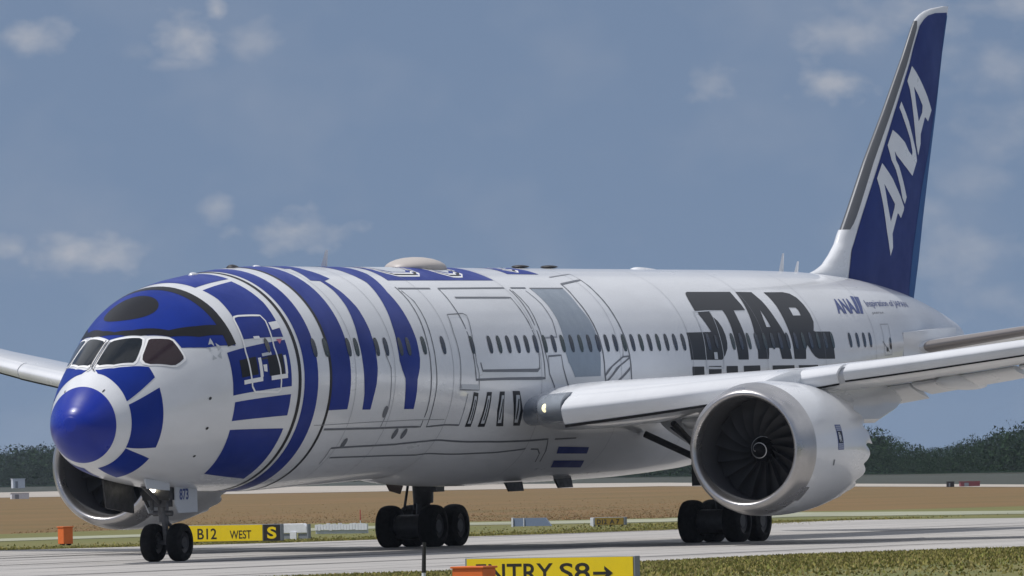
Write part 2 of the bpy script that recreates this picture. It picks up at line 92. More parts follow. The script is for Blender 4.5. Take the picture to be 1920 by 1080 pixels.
for (u, v, rx, ry, a) in [(60, 70, 75, 35, .55), (350, 65, 60, 45, .62), (405, 18, 20, 22, .6), (470, 75, 60, 35, .3), (405, 388, 32, 24, .42), (555, 432, 95, 34, .62), (130, 475, 120, 38, .6),
                          (20, 465, 45, 25, .45), (1335, 150, 55, 34, .5), (1555, 160, 70, 42, .62), (1600, 60, 90, 40, .4), (1850, 12, 110, 26, .45), (1870, 250, 90, 60, .25), (1830, 340, 70, 40, .22), (1800, 470, 110, 45, .28), (1700, 30, 150, 40, .35), (1880, 120, 110, 60, .3), (1700, 400, 70, 40, .2), (1850, 560, 90, 40, .25), (330, 120, 60, 14, .3), (250, 100, 40, 20, .25)]:
    a0, e0 = px2dir(u, v); CLOUDS.append((a0, e0, 1.2*rx/FPX*180/pi, 1.2*ry/FPX*180/pi, a))
build_world()
HAZE = 0.00005
# ------------------------------------------------------------------ materials
MATS = {}
def mat(name, col, rough=0.5, metal=0.0, coat=0.0, var=0.0, vscale=2.0, vdet=4.0, emit=None, estr=0.0, stretch=None, col2=None, bump=0.0, spec=0.5, contrast=None, coord='Object'):
    if name in MATS: return MATS[name]
    m = bpy.data.materials.new(name); m.use_nodes = True; t = NT(m.node_tree); m.node_tree.nodes.clear()
    bs = t.n('ShaderNodeBsdfPrincipled'); o = t.n('ShaderNodeOutputMaterial', inp={0: bs.outputs[0]})
    c = (*col, 1)
    bs.inputs['Roughness'].default_value = rough; bs.inputs['Metallic'].default_value = metal
    bs.inputs['Coat Weight'].default_value = coat; bs.inputs['Coat Roughness'].default_value = 0.08
    bs.inputs['Specular IOR Level'].default_value = spec
    if var > 0 or col2:
        tc = t.n('ShaderNodeTexCoord'); mp = t.n('ShaderNodeMapping', inp={0: tc.outputs[coord]})
        if stretch: mp.inputs['Scale'].default_value = stretch
        ns = t.n('ShaderNodeTexNoise', inp={'Vector': mp.outputs[0], 'Scale': vscale, 'Detail': vdet, 'Roughness': 0.6})
        c2 = (*col2, 1) if col2 else (*[v*(1-var) for v in col], 1)
        lo, hi = contrast or (0.35, 0.7)
        f = t.n('ShaderNodeMapRange', inp={0: ns.outputs[0], 1: lo, 2: hi})
        t.t.links.new(t.mix(f.outputs[0], c, c2), bs.inputs['Base Color'])
        r2 = t.n('ShaderNodeMapRange', inp={0: ns.outputs[0], 1: 0.3, 2: 0.7, 3: rough*0.85, 4: min(1, rough*1.25)})
        t.t.links.new(r2.outputs[0], bs.inputs['Roughness'])
        if bump > 0:
            b = t.n('ShaderNodeBump', inp={'Height': ns.outputs[0], 'Strength': bump, 'Distance': 0.05}); t.t.links.new(b.outputs[0], bs.inputs['Normal'])
    else: bs.inputs['Base Color'].default_value = c
    if emit: bs.inputs['Emission Color'].default_value = (*emit, 1); bs.inputs['Emission Strength'].default_value = estr
    MATS[name] = m; return m
def mp_(m): return m
WHITE = mat('white_paint', (.72, .735, .76), .30, coat=.6, var=.16, vscale=.55, vdet=8, stretch=(.3, 1, 1), bump=.10)
BLUE = mat('blue_paint', (.004, .026, .24), .38, coat=0, spec=.16, var=.2, vscale=.8)
RBLUE = mat('radome_blue_paint', (.005, .024, .30), .30, coat=.1, spec=.4, var=.15, vscale=1.5)
FBLUE = mat('fin_blue_paint', (.006, .022, .16), .42, spec=.18, var=.15, vscale=.6)
LBLUE = mat('light_blue_paint', (.006, .07, .24), .4, spec=.2)
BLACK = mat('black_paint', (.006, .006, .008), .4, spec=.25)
LINE = mat('line_grey_paint', (.13, .14, .16), .45)
LINE2 = mat('thin_line_paint', (.26, .27, .30), .45)
GREY = mat('grey_panel_paint', (.23, .28, .34), .35, coat=.2, var=.08)
LGREY = mat('light_grey_paint', (.50, .53, .57), .4, coat=.1)
LETTER = mat('letter_black_paint', (.010, .012, .017), .42, spec=.3)
TXBLUE = mat('lettering_blue_paint', (.02, .05, .22), .4)
SILV = mat('silver_paint', (.42, .44, .46), .35, metal=.3)
METAL = mat('polished_lip_metal', (.50, .49, .49), .28, metal=.9, var=.15, vscale=1.5)
LEMET = mat('leading_edge_metal', (.12, .125, .135), .40, metal=.6)
DMET = mat('dark_gear_metal', (.045, .045, .048), .5, metal=.4, var=.3, vscale=6)
GMET = mat('gear_grey_paint', (.42, .43, .44), .45, var=.2, vscale=6)
FAN = mat('fan_titanium', (.10, .10, .105), .40, metal=.55)
DUCT = mat('inlet_duct_grey', (.07, .07, .075), .6)
CORE = mat('exhaust_metal', (.12, .10, .09), .45, metal=.8)
RUB = mat('tyre_rubber', (.007, .007, .008), .8, spec=.2, var=.3, vscale=8)
RIM = mat('wheel_rim', (.025, .025, .028), .5, metal=.3)
GL = [mat('cabin_glass_%s' % n, c, .12, spec=.6) for n, c in (('navy', (.012, .018, .035)), ('green', (.018, .032, .026)), ('black', (.014, .018, .024)))]
COCK = mat('cockpit_glass', (.012, .015, .018), .07, spec=.4)
COCKR = mat('cockpit_glass_warm', (.022, .010, .014), .08, spec=.4)
DOME = mat('dome_beige', (.46, .42, .39), .45)
WHITE2 = mat('bright_outline_paint', (.82, .82, .82), .4)
RED = mat('red_paint', (.45, .05, .06), .5)
PINK = mat('pink_label', (.55, .16, .24), .5)
LAMP = mat('lit_lamp', (1, .95, .8), .3, emit=(1, .93, .78), estr=6.0)
LAMPG = mat('lit_wing_lamp', (1, .95, .6), .3, emit=(1, .9, .55), estr=0.9)
YEL = mat('sign_yellow', (.90, .66, .006), .45, var=.06, vscale=4)
YELD = mat('sign_yellow_weathered', (.22, .15, .02), .6)
SBLK = mat('sign_black', (.02, .017, .015), .5)
SWHT = mat('sign_white', (.74, .76, .80), .45, var=.1, vscale=6)
SGRY = mat('sign_grey', (.22, .24, .27), .5)
SBLU = mat('sign_back_blue_grey', (.17, .22, .32), .5)
ORG = mat('orange_box_paint', (.80, .17, .03), .5, var=.1, vscale=5)
# ------------------------------------------------------------------ mesh helpers
def link(name, me, parent=None, mats=()):
    for m in mats: me.materials.append(m)
    o = bpy.data.objects.new(name, me); COL.objects.link(o)
    if parent is not None: o.parent = parent
    return o
def mesh_of(V, F, MI=None, smooth=False):
    me = bpy.data.meshes.new('m'); me.from_pydata([tuple(map(float, v)) for v in V], [], [tuple(f) for f in F])
    if MI is not None: me.polygons.foreach_set('material_index', np.array(MI, dtype=np.int32))
    if smooth: me.polygons.foreach_set('use_smooth', [True]*len(me.polygons))
    me.update(); return me
class MB:
    def __init__(s): s.V = []; s.F = []; s.M = []
    def add(s, V, F, mi=0):
        b = len(s.V); s.V += [tuple(v) for v in V]; s.F += [tuple(i+b for i in f) for f in F]; s.M += [mi]*len(F); return s
    def box(s, c, d, mi=0, rz=0.0, tap=1.0):
        V = []
        for z in (-1, 1):
            k = tap if z > 0 else 1
            for x, y in ((-1, -1), (1, -1), (1, 1), (-1, 1)):
                X, Y = x*d[0]/2*k, y*d[1]/2*k; V.append((c[0]+X*cos(rz)-Y*sin(rz), c[1]+X*sin(rz)+Y*cos(rz), c[2]+z*d[2]/2))
        return s.add(V, [(3, 2, 1, 0), (4, 5, 6, 7), (0, 1, 5, 4), (1, 2, 6, 5), (2, 3, 7, 6), (3, 0, 4, 7)], mi)
    def tube(s, a, b, r0, r1=None, n=16, mi=0):
        r1 = r0 if r1 is None else r1; a = np.array(a, float); b = np.array(b, float); d = b-a; d /= np.linalg.norm(d)
        h = np.array([0, 0, 1.0]) if abs(d[2]) < .9 else np.array([1.0, 0, 0]); x = np.cross(d, h); x /= np.linalg.norm(x); y = np.cross(d, x)
        V = []
        for p, r in ((a, r0), (b, r1)):
            for k in range(n): V.append(p+r*(cos(2*pi*k/n)*x+sin(2*pi*k/n)*y))
        F = [(k, (k+1) % n, n+(k+1) % n, n+k) for k in range(n)]+[tuple(range(n-1, -1, -1)), tuple(range(n, 2*n))]
        return s.add(V, F, mi)
    def lathe(s, prof, n=48, axis='x', o=(0, 0, 0), mi=0, mis=None, cap=False):
        V = []; m = len(prof)
        for (a, r) in prof:
            for k in range(n):
                c_, s_ = r*cos(2*pi*k/n), r*sin(2*pi*k/n)
                V.append((o[0]+a, o[1]+c_, o[2]+s_) if axis == 'x' else ((o[0]+c_, o[1]+a, o[2]+s_) if axis == 'y' else (o[0]+c_, o[1]+s_, o[2]+a)))
        b = len(s.V); s.V += V
        for i in range(m-1):
            for k in range(n):
                s.F.append((b+i*n+k, b+i*n+(k+1) % n, b+(i+1)*n+(k+1) % n, b+(i+1)*n+k)); s.M.append(mis[i] if mis else mi)
        return s
    def prism(s, poly, y0, y1, mi=0, plane='xz'):
        n = len(poly)
        f = (lambda p, y: (p[0], y, p[1])) if plane == 'xz' else ((lambda p, y: (p[0], p[1], y)) if plane == 'xy' else (lambda p, y: (y, p[0], p[1])))
        V = [f(p, y0) for p in poly]+[f(p, y1) for p in poly]
        F = [(k, (k+1) % n, n+(k+1) % n, n+k) for k in range(n)]+[tuple(range(n-1, -1, -1)), tuple(range(n, 2*n))]
        return s.add(V, F, mi)
    def loft(s, rings, mi=0, cap=True, closed=True):
        n = len(rings[0]); b = len(s.V)
        for r in rings: s.V += [tuple(v) for v in r]
        for i in range(len(rings)-1):
            for k in range(n if closed else n-1):
                s.F.append((b+i*n+k, b+i*n+(k+1) % n, b+(i+1)*n+(k+1) % n, b+(i+1)*n+k)); s.M.append(mi)
        if cap:
            s.F.append(tuple(b+k for k in range(n-1, -1, -1))); s.M.append(mi)
            s.F.append(tuple(b+(len(rings)-1)*n+k for k in range(n))); s.M.append(mi)
        return s
    def obj(s, name, mats, parent=None, smooth=False, angle=35, bevel=0.0):
        me = mesh_of(s.V, s.F, s.M)
        bm = bmesh.new(); bm.from_mesh(me); bmesh.ops.recalc_face_normals(bm, faces=bm.faces)
        if bevel > 0:
            bmesh.ops.remove_doubles(bm, verts=bm.verts, dist=1e-4)
            es = [e for e in bm.edges if len(e.link_faces) == 2 and e.calc_face_angle(0) > R(30)]
            bmesh.ops.bevel(bm, geom=es, offset=bevel, segments=2, affect='EDGES', profile=.5)
        bm.to_mesh(me); bm.free()
        if smooth:
            me.polygons.foreach_set('use_smooth', [True]*len(me.polygons))
            me.set_sharp_from_angle(angle=R(angle))
        me.update()
        return link(name, me, parent, mats if isinstance(mats, (list, tuple)) else [mats])
def tag(o, label=None, cat=None, group=None, kind=None):
    if label: o['label'] = label
    if cat: o['category'] = cat
    if group: o['group'] = group
    if kind: o['kind'] = kind
    return o
def empty(name, loc=(0, 0, 0), rot=(0, 0, 0)):
    e = bpy.data.objects.new(name, None); COL.objects.link(e); e.location = loc; e.rotation_euler = rot; e.empty_display_size = .5; return e
def text_mesh(txt, bold=0.0, shear=0.0, spacing=1.0):
    cu = bpy.data.curves.new('t', 'FONT'); cu.body = txt; cu.offset = bold; cu.shear = shear; cu.space_character = spacing; cu.resolution_u = 4
    o = bpy.data.objects.new('t', cu); COL.objects.link(o)
    bpy.context.view_layer.update()
    dg = bpy.context.evaluated_depsgraph_get(); me = bpy.data.meshes.new_from_object(o.evaluated_get(dg))
    V = np.array([v.co[:2] for v in me.vertices]); F = [tuple(p.vertices) for p in me.polygons]
    bpy.data.objects.remove(o); bpy.data.curves.remove(cu); bpy.data.meshes.remove(me)
    mn, mx = V.min(0), V.max(0); V = (V-mn)/(mx-mn)
    return V, F, (mx-mn)[0]/(mx-mn)[1]
# ------------------------------------------------------------------ airliner
OX = 31.5
root = empty('airliner', (OX, 0, 0), (-0.00392958, -0.01097074, 0))
tag(root, 'white airliner with royal blue bands, blue nose cone and large black letters, on the taxiway', 'airliner')
TAB = np.array(D['tab'])
def cub(x, k):
    X = TAB[:, 0]; V = TAB[:, k]; i = np.clip(np.searchsorted(X, x)-1, 0, len(X)-2)
    return _h(x, i, X, V)
_G = {}
def _h(x, i, X, V):
    key = id(V.base) if False else V.tobytes()[:64]
    if key not in _G: _G[key] = np.gradient(V, X)
    m_ = _G[key]; h = X[i+1]-X[i]; s = (x-X[i])/h
    return (2*s**3-3*s**2+1)*V[i]+(s**3-2*s**2+s)*h*m_[i]+(-2*s**3+3*s**2)*V[i+1]+(s**3-s**2)*h*m_[i+1]
TABC = [np.ascontiguousarray(TAB[:, k]) for k in range(6)]
def secs(x):
    x = np.asarray(x, float); X = TABC[0]; i = np.clip(np.searchsorted(X, x)-1, 0, len(X)-2)
    r = [np.interp(x, X, TABC[k]) if k == 5 else _h(x, i, X, TABC[k]) for k in (1, 2, 3, 4, 5)]
    lo = x < X[1]
    for k in range(4): r[k] = np.where(lo, np.interp(np.sqrt(np.maximum(x, 0)), [0, math.sqrt(X[1])], [TABC[k+1][0], TABC[k+1][1]]), r[k])
    return r
def S(x, phi, off=0.0):
    """point on the fuselage skin: station x, angle phi (radians) from the crown towards the port side"""
    x = np.asarray(x, float); phi = np.asarray(phi, float)
    a, b, w, m, n = secs(x); c, s = np.cos(phi), np.sin(phi); w = np.maximum(w, 0)
    y = np.where(c >= 0, -w*s, -w*np.sign(s)*np.abs(s)**(2/n)); z = np.where(c >= 0, m+(a-m)*c, m-(m-b)*np.abs(c)**(2/n))
    P = np.stack([x+0*c-OX, y, z], -1)
    if np.any(off): P = P+N_(x, phi)*np.asarray(off)[..., None] if np.ndim(off) else P+N_(x, phi)*off
    return P
def N_(x, phi):
    e = np.maximum(.02*np.minimum(1, x+.02), .002); x1 = np.maximum(x-e, 1e-4); x2 = np.minimum(x+e, 61.94)
    dx = S(x2, phi)-S(x1, phi); dp = S(x, phi+.01)-S(x, phi-.01)
    n = np.cross(dp, dx); l = np.linalg.norm(n, axis=-1, keepdims=True); n = n/np.maximum(l, 1e-9)
    c = S(x, phi)-np.stack([x-OX, 0*x, secs(x)[3]], -1); sg = np.sign((n*c).sum(-1, keepdims=True)); sg[sg == 0] = 1
    n = n*sg; k = np.clip((x-.0)/.02, 0, 1)[..., None]; n = n*k+np.array((-1., 0, 0))*(1-k); n /= np.linalg.norm(n, axis=-1, keepdims=True); return n
FV = []; FF = []; FM = []; FN = []
FMATS = [WHITE, BLUE, BLACK, LINE, LINE2, GREY, LGREY, LETTER, TXBLUE, RBLUE, WHITE2, SILV, PINK, DOME, DMET]
def fadd(P, N, F, mi):
    b = len(FV); FV.extend(map(tuple, P)); FN.extend(map(tuple, N)); FF.extend([tuple(i+b for i in f) for f in F]); FM.extend([mi]*len(F))
def base_skin():
    xs = np.unique(np.concatenate([(np.linspace(0, 1, 26)**2)*2.5+1e-4, np.arange(2.6, 15, .2), np.arange(15, 40, .5), np.arange(40, 61.9, .3), [61.94]]))
    n = 128; ph = np.linspace(0, 2*pi, n, endpoint=False)
    X, PH = np.meshgrid(xs, ph, indexing='ij'); P = S(X, PH); N = N_(X, PH)
    P = P.reshape(-1, 3); N = N.reshape(-1, 3); m = len(xs)
    F = [(i*n+k, i*n+(k+1) % n, (i+1)*n+(k+1) % n, (i+1)*n+k) for i in range(m-1) for k in range(n)]
    F += [tuple(range(n-1, -1, -1)), tuple((m-1)*n+k for k in range(n))]
    q = P[list(F[50*n+3])]; 
    if np.cross(q[1]-q[0], q[2]-q[0]) @ N[F[50*n+3][0]] < 0: F = [f[::-1] for f in F]
    fadd(P, N, F, 0)
def cut2d(V, F, gx, gy):
    bm = bmesh.new(); vs = [bm.verts.new((p[0], p[1], 0)) for p in V]
    for f in F:
        try: bm.faces.new([vs[i] for i in f])
        except ValueError: pass
    V = np.array(V)
    for ax, g in ((0, gx), (1, gy)):
        lo, hi = V[:, ax].min(), V[:, ax].max()
        for k in range(int(math.floor(lo/g))+1, int(math.ceil(hi/g))):
            co = [0, 0, 0]; co[ax] = k*g; no = [0, 0, 0]; no[ax] = 1
            bmesh.ops.bisect_plane(bm, geom=bm.verts[:]+bm.edges[:]+bm.faces[:], dist=1e-6, plane_co=co, plane_no=no)
    bm.verts.index_update()
    V2 = [(v.co.x, v.co.y) for v in bm.verts]; F2 = [tuple(v.index for v in f.verts) for f in bm.faces]; bm.free()
    return V2, F2
def tess(o, holes=()):
    loops = [[Vector((p[0], p[1], 0)) for p in l] for l in [o]+list(holes)]
    tri = geometry.tessellate_polygon(loops); V = [(v.x, v.y) for l in loops for v in l]
    return V, [tuple(t) for t in tri]
def decal(V, F, mi, off=.006, gx=None, mirror=False, gy=4.0):
    V = np.array(V, float); x0 = V[:, 0].min()
    gx = gx or (.12 if x0 < 3 else (.3 if x0 < 12 else (.6 if x0 < 41 else .4)))
    V2, F2 = cut2d(V, F, gx, gy); A = np.array(V2)
    for sg in ((1, -1) if mirror else (1,)):
        ph = np.radians(A[:, 1])*sg
        P = S(np.maximum(A[:, 0], 1e-4), ph, off); N = N_(np.maximum(A[:, 0], 1e-4), ph); out = []
        for f in F2:
            q = P[list(f)]; nn = np.zeros(3)
            for i in range(len(f)): nn += np.cross(q[i]-q[0], q[(i+1) % len(f)]-q[0])
            out.append(f if nn @ N[f[0]] > 0 else f[::-1])
        fadd(P, N, out, mi)
def poly(o, mi, holes=(), off=.006, **kw):
    V, F = tess(o, holes); decal(V, F, mi, off, **kw)
def rect(x0, x1, p0, p1, mi, off=.006, **kw): poly([(x0, p0), (x1, p0), (x1, p1), (x0, p1)], mi, off=off, **kw)
KM = .0515
def stroke(pts, w, mi, off=.009, mirror=False, closed=False, step=.25):
    P = [(x, p*KM) for x, p in pts]
    if closed: P = P+[P[0]]
    Q = [P[0]]
    for a, b in zip(P[:-1], P[1:]):
        L = math.hypot(b[0]-a[0], b[1]-a[1]); k = max(1, int(L/step))
        for i in range(1, k+1): Q.append((a[0]+(b[0]-a[0])*i/k, a[1]+(b[1]-a[1])*i/k))
    Q = np.array(Q); T = np.gradient(Q, axis=0)
    if closed: T[0] = T[-1] = Q[1]-Q[-2]
    T /= np.maximum(np.linalg.norm(T, axis=1)[:, None], 1e-9); Nn = np.stack([-T[:, 1], T[:, 0]], 1)*w/2
    L_, R_ = Q+Nn, Q-Nn; V = np.concatenate([L_, R_]); n = len(Q)
    V = np.stack([V[:, 0], V[:, 1]/KM], 1); F = [(i, i+1, n+i+1, n+i) for i in range(n-1)]
    for sg in ((1, -1) if mirror else (1,)):
        ph = np.radians(V[:, 1])*sg; P3 = S(np.maximum(V[:, 0], 1e-4), ph, off); N3 = N_(np.maximum(V[:, 0], 1e-4), ph); out = []
        for f in F:
            q = P3[list(f)]; nn = np.cross(q[1]-q[0], q[2]-q[0]); out.append(f if nn @ N3[f[0]] > 0 else f[::-1])
        fadd(P3, N3, out, mi)
def dot(x, p, rx, rp, mi, off=.010, n=14, mirror=False): poly([(x+rx*cos(2*pi*k/n), p+rp/KM*sin(2*pi*k/n)) for k in range(n)], mi, off=off, mirror=mirror, gx=1, gy=30)
base_skin()
# --- livery
def nose_cap():
    xs = np.concatenate([(np.linspace(0, .999, 26)**2)*.74+1e-4, [.74]]); n = 128; ph = np.linspace(0, 2*pi, n, endpoint=False)
    X, PH = np.meshgrid(xs, ph, indexing='ij'); N = N_(X, PH).reshape(-1, 3); P = S(X, PH).reshape(-1, 3)+N*.012
    F = [(i*n+k, i*n+(k+1) % n, (i+1)*n+(k+1) % n, (i+1)*n+k) for i in range(len(xs)-1) for k in range(n)]+[tuple(range(n-1, -1, -1))]
    q = P[list(F[10*n+3])]
    if np.cross(q[1]-q[0], q[2]-q[0]) @ N[F[10*n+3][0]] < 0: F = [f[::-1] for f in F]
    fadd(P, N, F, 9)
nose_cap()
for p in (D['panelA'],): poly(p, 1, mirror=True)
rect(1.165, 2.18, 70, 123, 1, mirror=True); poly([(1.17, 124), (2.19, 135), (2.08, 172), (1.10, 170)], 1, mirror=True)
bl = D['brow_low']; pl = [tuple(p) for p in bl[1:]]
pl[-1] = (4.05, 61.5)
port = [(2.30, 0.0)]+pl+[(5.06, 66.8), (5.12, 40), (5.08, 7), (5.08, 0)]
poly(port, 1, mirror=True)
rect(4.76, 5.10, -66, 66, 2, off=.009, mirror=False)
poly([(2.62, 0), (2.78, 14), (3.38, 37), (4.15, 46), (4.85, 52), (4.85, 59), (4.0, 53), (3.28, 42), (2.72, 24), (2.52, 12), (2.50, 0)], 2, off=.0095, mirror=True)
poly([(3.72+.62*cos(a), -3+21*sin(a)) for a in np.linspace(0, 2*pi, 40)[:-1]], 2, off=.0095)
rect(5.60, 7.42, -19.5, 19.5, 1)
poly([(5.64, 24.2), (7.30, 22.8), (7.42, 45), (7.34, 67.5), (5.50, 64.5), (5.58, 50), (5.68, 35)], 1, mirror=True)
rect(4.64, 7.36, 69.2, 75.2, 1, mirror=True); rect(4.64, 7.36, 75.2, 94.5, 1, mirror=True)
rect(5.02, 5.76, 75.5, 85.5, 2, off=.0095, mirror=True); rect(6.27, 7.02, 76.5, 87.5, 2, off=.0095, mirror=True)
rect(5.10, 5.95, 87.2, 89.6, 10, off=.0095, mirror=True); rect(6.35, 7.16, 87.6, 90, 10, off=.0095, mirror=True)
rect(5.84, 5.98, 76.5, 87.2, 10, off=.0095, mirror=True); rect(7.06, 7.18, 77.5, 87.6, 10, off=.0095, mirror=True)
rect(4.73, 7.35, 98.6, 109.8, 1, mirror=True); poly([(4.77, 115.3), (7.37, 117), (7.37, 153.5), (5.0, 149)], 1, mirror=True)
rect(7.72, 7.88, -180, 180, 2); rect(8.04, 8.80, -180, 180, 1)
rect(9.46, 9.60, -180, 180, 2); rect(9.60, 10.70, -108.2, 108.2, 1)
poly(D['band3'], 1, mirror=True); rect(11.22, 12.23, -14, 14, 1)
b4 = D['band4']
poly([(14.10, 10), (15.42, 10), (15.42, 23), (15.05, 42), (15.02, 58)]+[tuple(p) for p in b4[::-1]][:-5]+[tuple(b4[4])][:0]+[], 1) if False else None
poly([(14.16, 0), (15.45, 0), (15.42, 23), (15.01, 42), (15.02, 60), (15.05, 73), (15.02, 83), (14.95, 88), (14.80, 94), (14.82, 102), (14.83, 109.8), (14.22, 109.6), (14.1, 101), (14.04, 93.4), (13.85, 89), (13.72, 84), (13.74, 77), (13.87, 64.4), (14.12, 50), (14.45, 33), (14.30, 22)], 1, mirror=True)
tb = [(15.98, 30.9), (22.89, 30.4), (22.75, 22), (22.6, 0), (15.98+.3, 0)]
poly(tb, 1, mirror=True); poly([(24.68, 21.8), (26.77, 22.1), (26.6, 0), (24.8, 0)], 1, mirror=True)
for x0, x1, p1 in ((16.6, 18.9, 23.5), (20.1, 21.6, 24.5), (25.2, 26.1, 17)):
    lp = [(x0, 4), (x0+.15, p1-4), (x0+.5, p1), (x1-.5, p1), (x1-.12, p1-4), (x1, 4)]
    stroke(lp, .30, 10, off=.010, mirror=True); stroke(lp, .09, 2, off=.013, mirror=True)
    poly([(x+(.22 if x < (x0+x1)/2 else -.22), p-4 if p > 5 else p) for x, p in lp], 6, off=.009, mirror=True)
poly([tuple(p) for p in D['grey']], 5, mirror=True)
for q in D['bars']:
    q = [tuple(p) for p in q]; poly(q, 7, off=.008, mirror=True); c = np.mean(q, axis=0)
    poly([tuple(c+(np.array(p)-c)*np.array((.50, .80))) for p in q], 6, off=.011, mirror=True); poly([tuple(c+(np.array(p)-c)*np.array((.16, .60))) for p in q], 7, off=.014, mirror=True)
for q in D['rects']: poly([tuple(p) for p in q], 1, off=.010, mirror=True)
for l in D['STAR']: poly([tuple(p) for p in l['o']], 7, [[tuple(p) for p in h] for h in l['h']], off=.008)
for l in D['STAR']:
    if len(l['o']) > 0: pass
def quadtext(txt, q, mi, off=.010, bold=.0, shear=0, **kw):
    """q: four corners (top left, top right, bottom right, bottom left) in (station, angle)"""
    V, F, a = text_mesh(txt, bold, shear); q = np.array(q, float); o = []
    for u, v in V:
        t_ = q[0]+(q[1]-q[0])*u; b_ = q[3]+(q[2]-q[3])*u; o.append(b_+(t_-b_)*v)
    decal(o, F, mi, off, gy=8, **kw)
A_ = D['ana']; quadtext('ANA', [A_[0], A_[1], A_[2], A_[3]], 8, bold=.035, shear=-.15)
for q in D['anabar']: poly([tuple(p) for p in q], 8)
I0, I1 = D['insp'], D['insp_end']
quadtext('Inspiration of JAPAN', [(49.25, 50.2), (54.2, 48.2), (54.1, 57.0), (49.15, 58.2)], 8, bold=.006, shear=-.1)
quadtext('JA873A', [(49.3, 60.8), (50.6, 60.9), (50.6, 63.0), (49.3, 62.9)], 3)
SW = dict(a=(.05, 4), b=(.06, 3), c=(.05, 3), c2=(.05, 4), d=(.06, 3), e=(.06, 3), e2=(.06, 3), e3=(.06, 3), f=(.06, 3), g=(.06, 3), h=(.05, 3), i=(.05, 4), j=(.05, 3), j2=(.05, 4), k=(.08, 3), l=(.08, 3), l2=(.05, 4), m=(.05, 3), n=(.05, 3), o=(.05, 3), p=(.05, 4), q=(.06, 3), r=(.05, 3), s=(.05, 3), t=(.05, 4), u=(.05, 3), v=(.05, 4))
for k, p in D['strokes'].items(): stroke([tuple(x) for x in p], SW[k][0], SW[k][1], mirror=True)
for x, p in D['spots']: dot(x, p, .14, .17, 3)
for x, p in D['dots']: dot(x, p, .05, .05, 14)
for q in D['star']: poly([tuple(p) for p in q], 11, off=.010)
poly([(6.95, 57.9), (7.38, 57.8), (7.40, 62), (6.95, 62.6)], 10, off=.012); quadtext('R', [(7.07, 58.8), (7.26, 58.8), (7.26, 61.6), (7.07, 61.8)], 6, off=.015) if False else None
poly([tuple(p) for p in D['tri']], 12, off=.012)
for q in D['lab']: poly([tuple(p) for p in q], 10, off=.012)
# skin seams: faint circumferential and lengthwise joints
for x in (11.0, 13.4, 17.1, 22.9, 28.4, 33.6, 39.2, 43.9, 48.7): stroke([(x, -178), (x, 178)], .016, 4, off=.010, step=.12)
for x0, x1 in ((9, 17), (28, 33), (37, 48)): stroke([(x0, 116), (x1, 116)], .018, 4, off=.010, mirror=True)
me = mesh_of(FV, FF, FM, True); fus = link('fuselage', me, root, FMATS)
me.normals_split_custom_set_from_vertices([Vector(n) for n in FN])
FV, FF, FM, FN = [], [], [], []
def skin_part(name, build, mats, parent=root):
    """build() fills FV.. through the decal functions with indices into mats"""
    global FV, FF, FM, FN
    FV, FF, FM, FN = [], [], [], []; build(); me = mesh_of(FV, FF, FM, True); o = link(name, me, parent, mats)
    me.normals_split_custom_set_from_vertices([Vector(n) for n in FN]); FV, FF, FM, FN = [], [], [], []; return o
# --- cockpit panes
def inset(P, k):
    c = np.mean(P, axis=0); return [tuple(c+(np.array(p)-c)*k) for p in P]
PF, PS = [tuple(p) for p in D['pane_front']], [tuple(p) for p in D['pane_side']]
def pane(P, sg):
    def b():
        q = [(x, p*sg) for x, p in inset(P, 1.12)]; poly(q, 0, off=.012, gx=.12, gy=5)
        q = [(x, p*sg) for x, p in P]; poly(q, 1, off=.018, gx=.12, gy=5)
    return b
PF = [(x, max(p, 3.2)) for x, p in PF]
for P, sg, g in ((PF, 1, COCK), (PS, 1, COCKR), (PF, -1, COCK), (PS, -1, COCK)):
    skin_part('windscreen_pane', pane(P, sg), [WHITE2, g])
def wip():
    stroke([(1.28, 1.5), (1.45, 2.4), (1.9, 2.0), (2.25, 1.6)], .06, 0, off=.05, step=.1); stroke([(1.28, -1.5), (1.45, -2.4), (1.9, -2.0), (2.25, -1.6)], .06, 0, off=.05, step=.1)
    stroke([(1.27, 1.5), (1.22, 5.5)], .03, 0, off=.04); stroke([(1.27, -1.5), (1.22, -5.5)], .03, 0, off=.04)
skin_part('wiper', wip, [DMET])
# --- cabin windows
def phz(x, z):
    a, b, w, m, n = secs(np.array([x])); return math.degrees(math.acos(max(-1, min(1, (z-m[0])/(a[0]-m[0])))))
wins = [w[0] for w in D['win']]+list(D['win_n'])
for i, x in enumerate(sorted(wins)):
    z0 = 5.872 if x > 15 else 5.85
    hh, hw = (.255, .125) if x < 45 else (.235, .12)
    q = []
    for a in np.linspace(0, 2*pi, 20, endpoint=False):
        c, s = cos(a), sin(a); q.append((x+hw*np.sign(c)*abs(c)**.75, phz(x, z0+hh*np.sign(s)*abs(s)**.75)))
    def b():
        cx, cp = x, np.mean([p[1] for p in q])
        poly(q, 0, off=.015, gx=5, gy=5)
    skin_part('cabin_window', b, [GL[(i*7+i//3) % 3]])
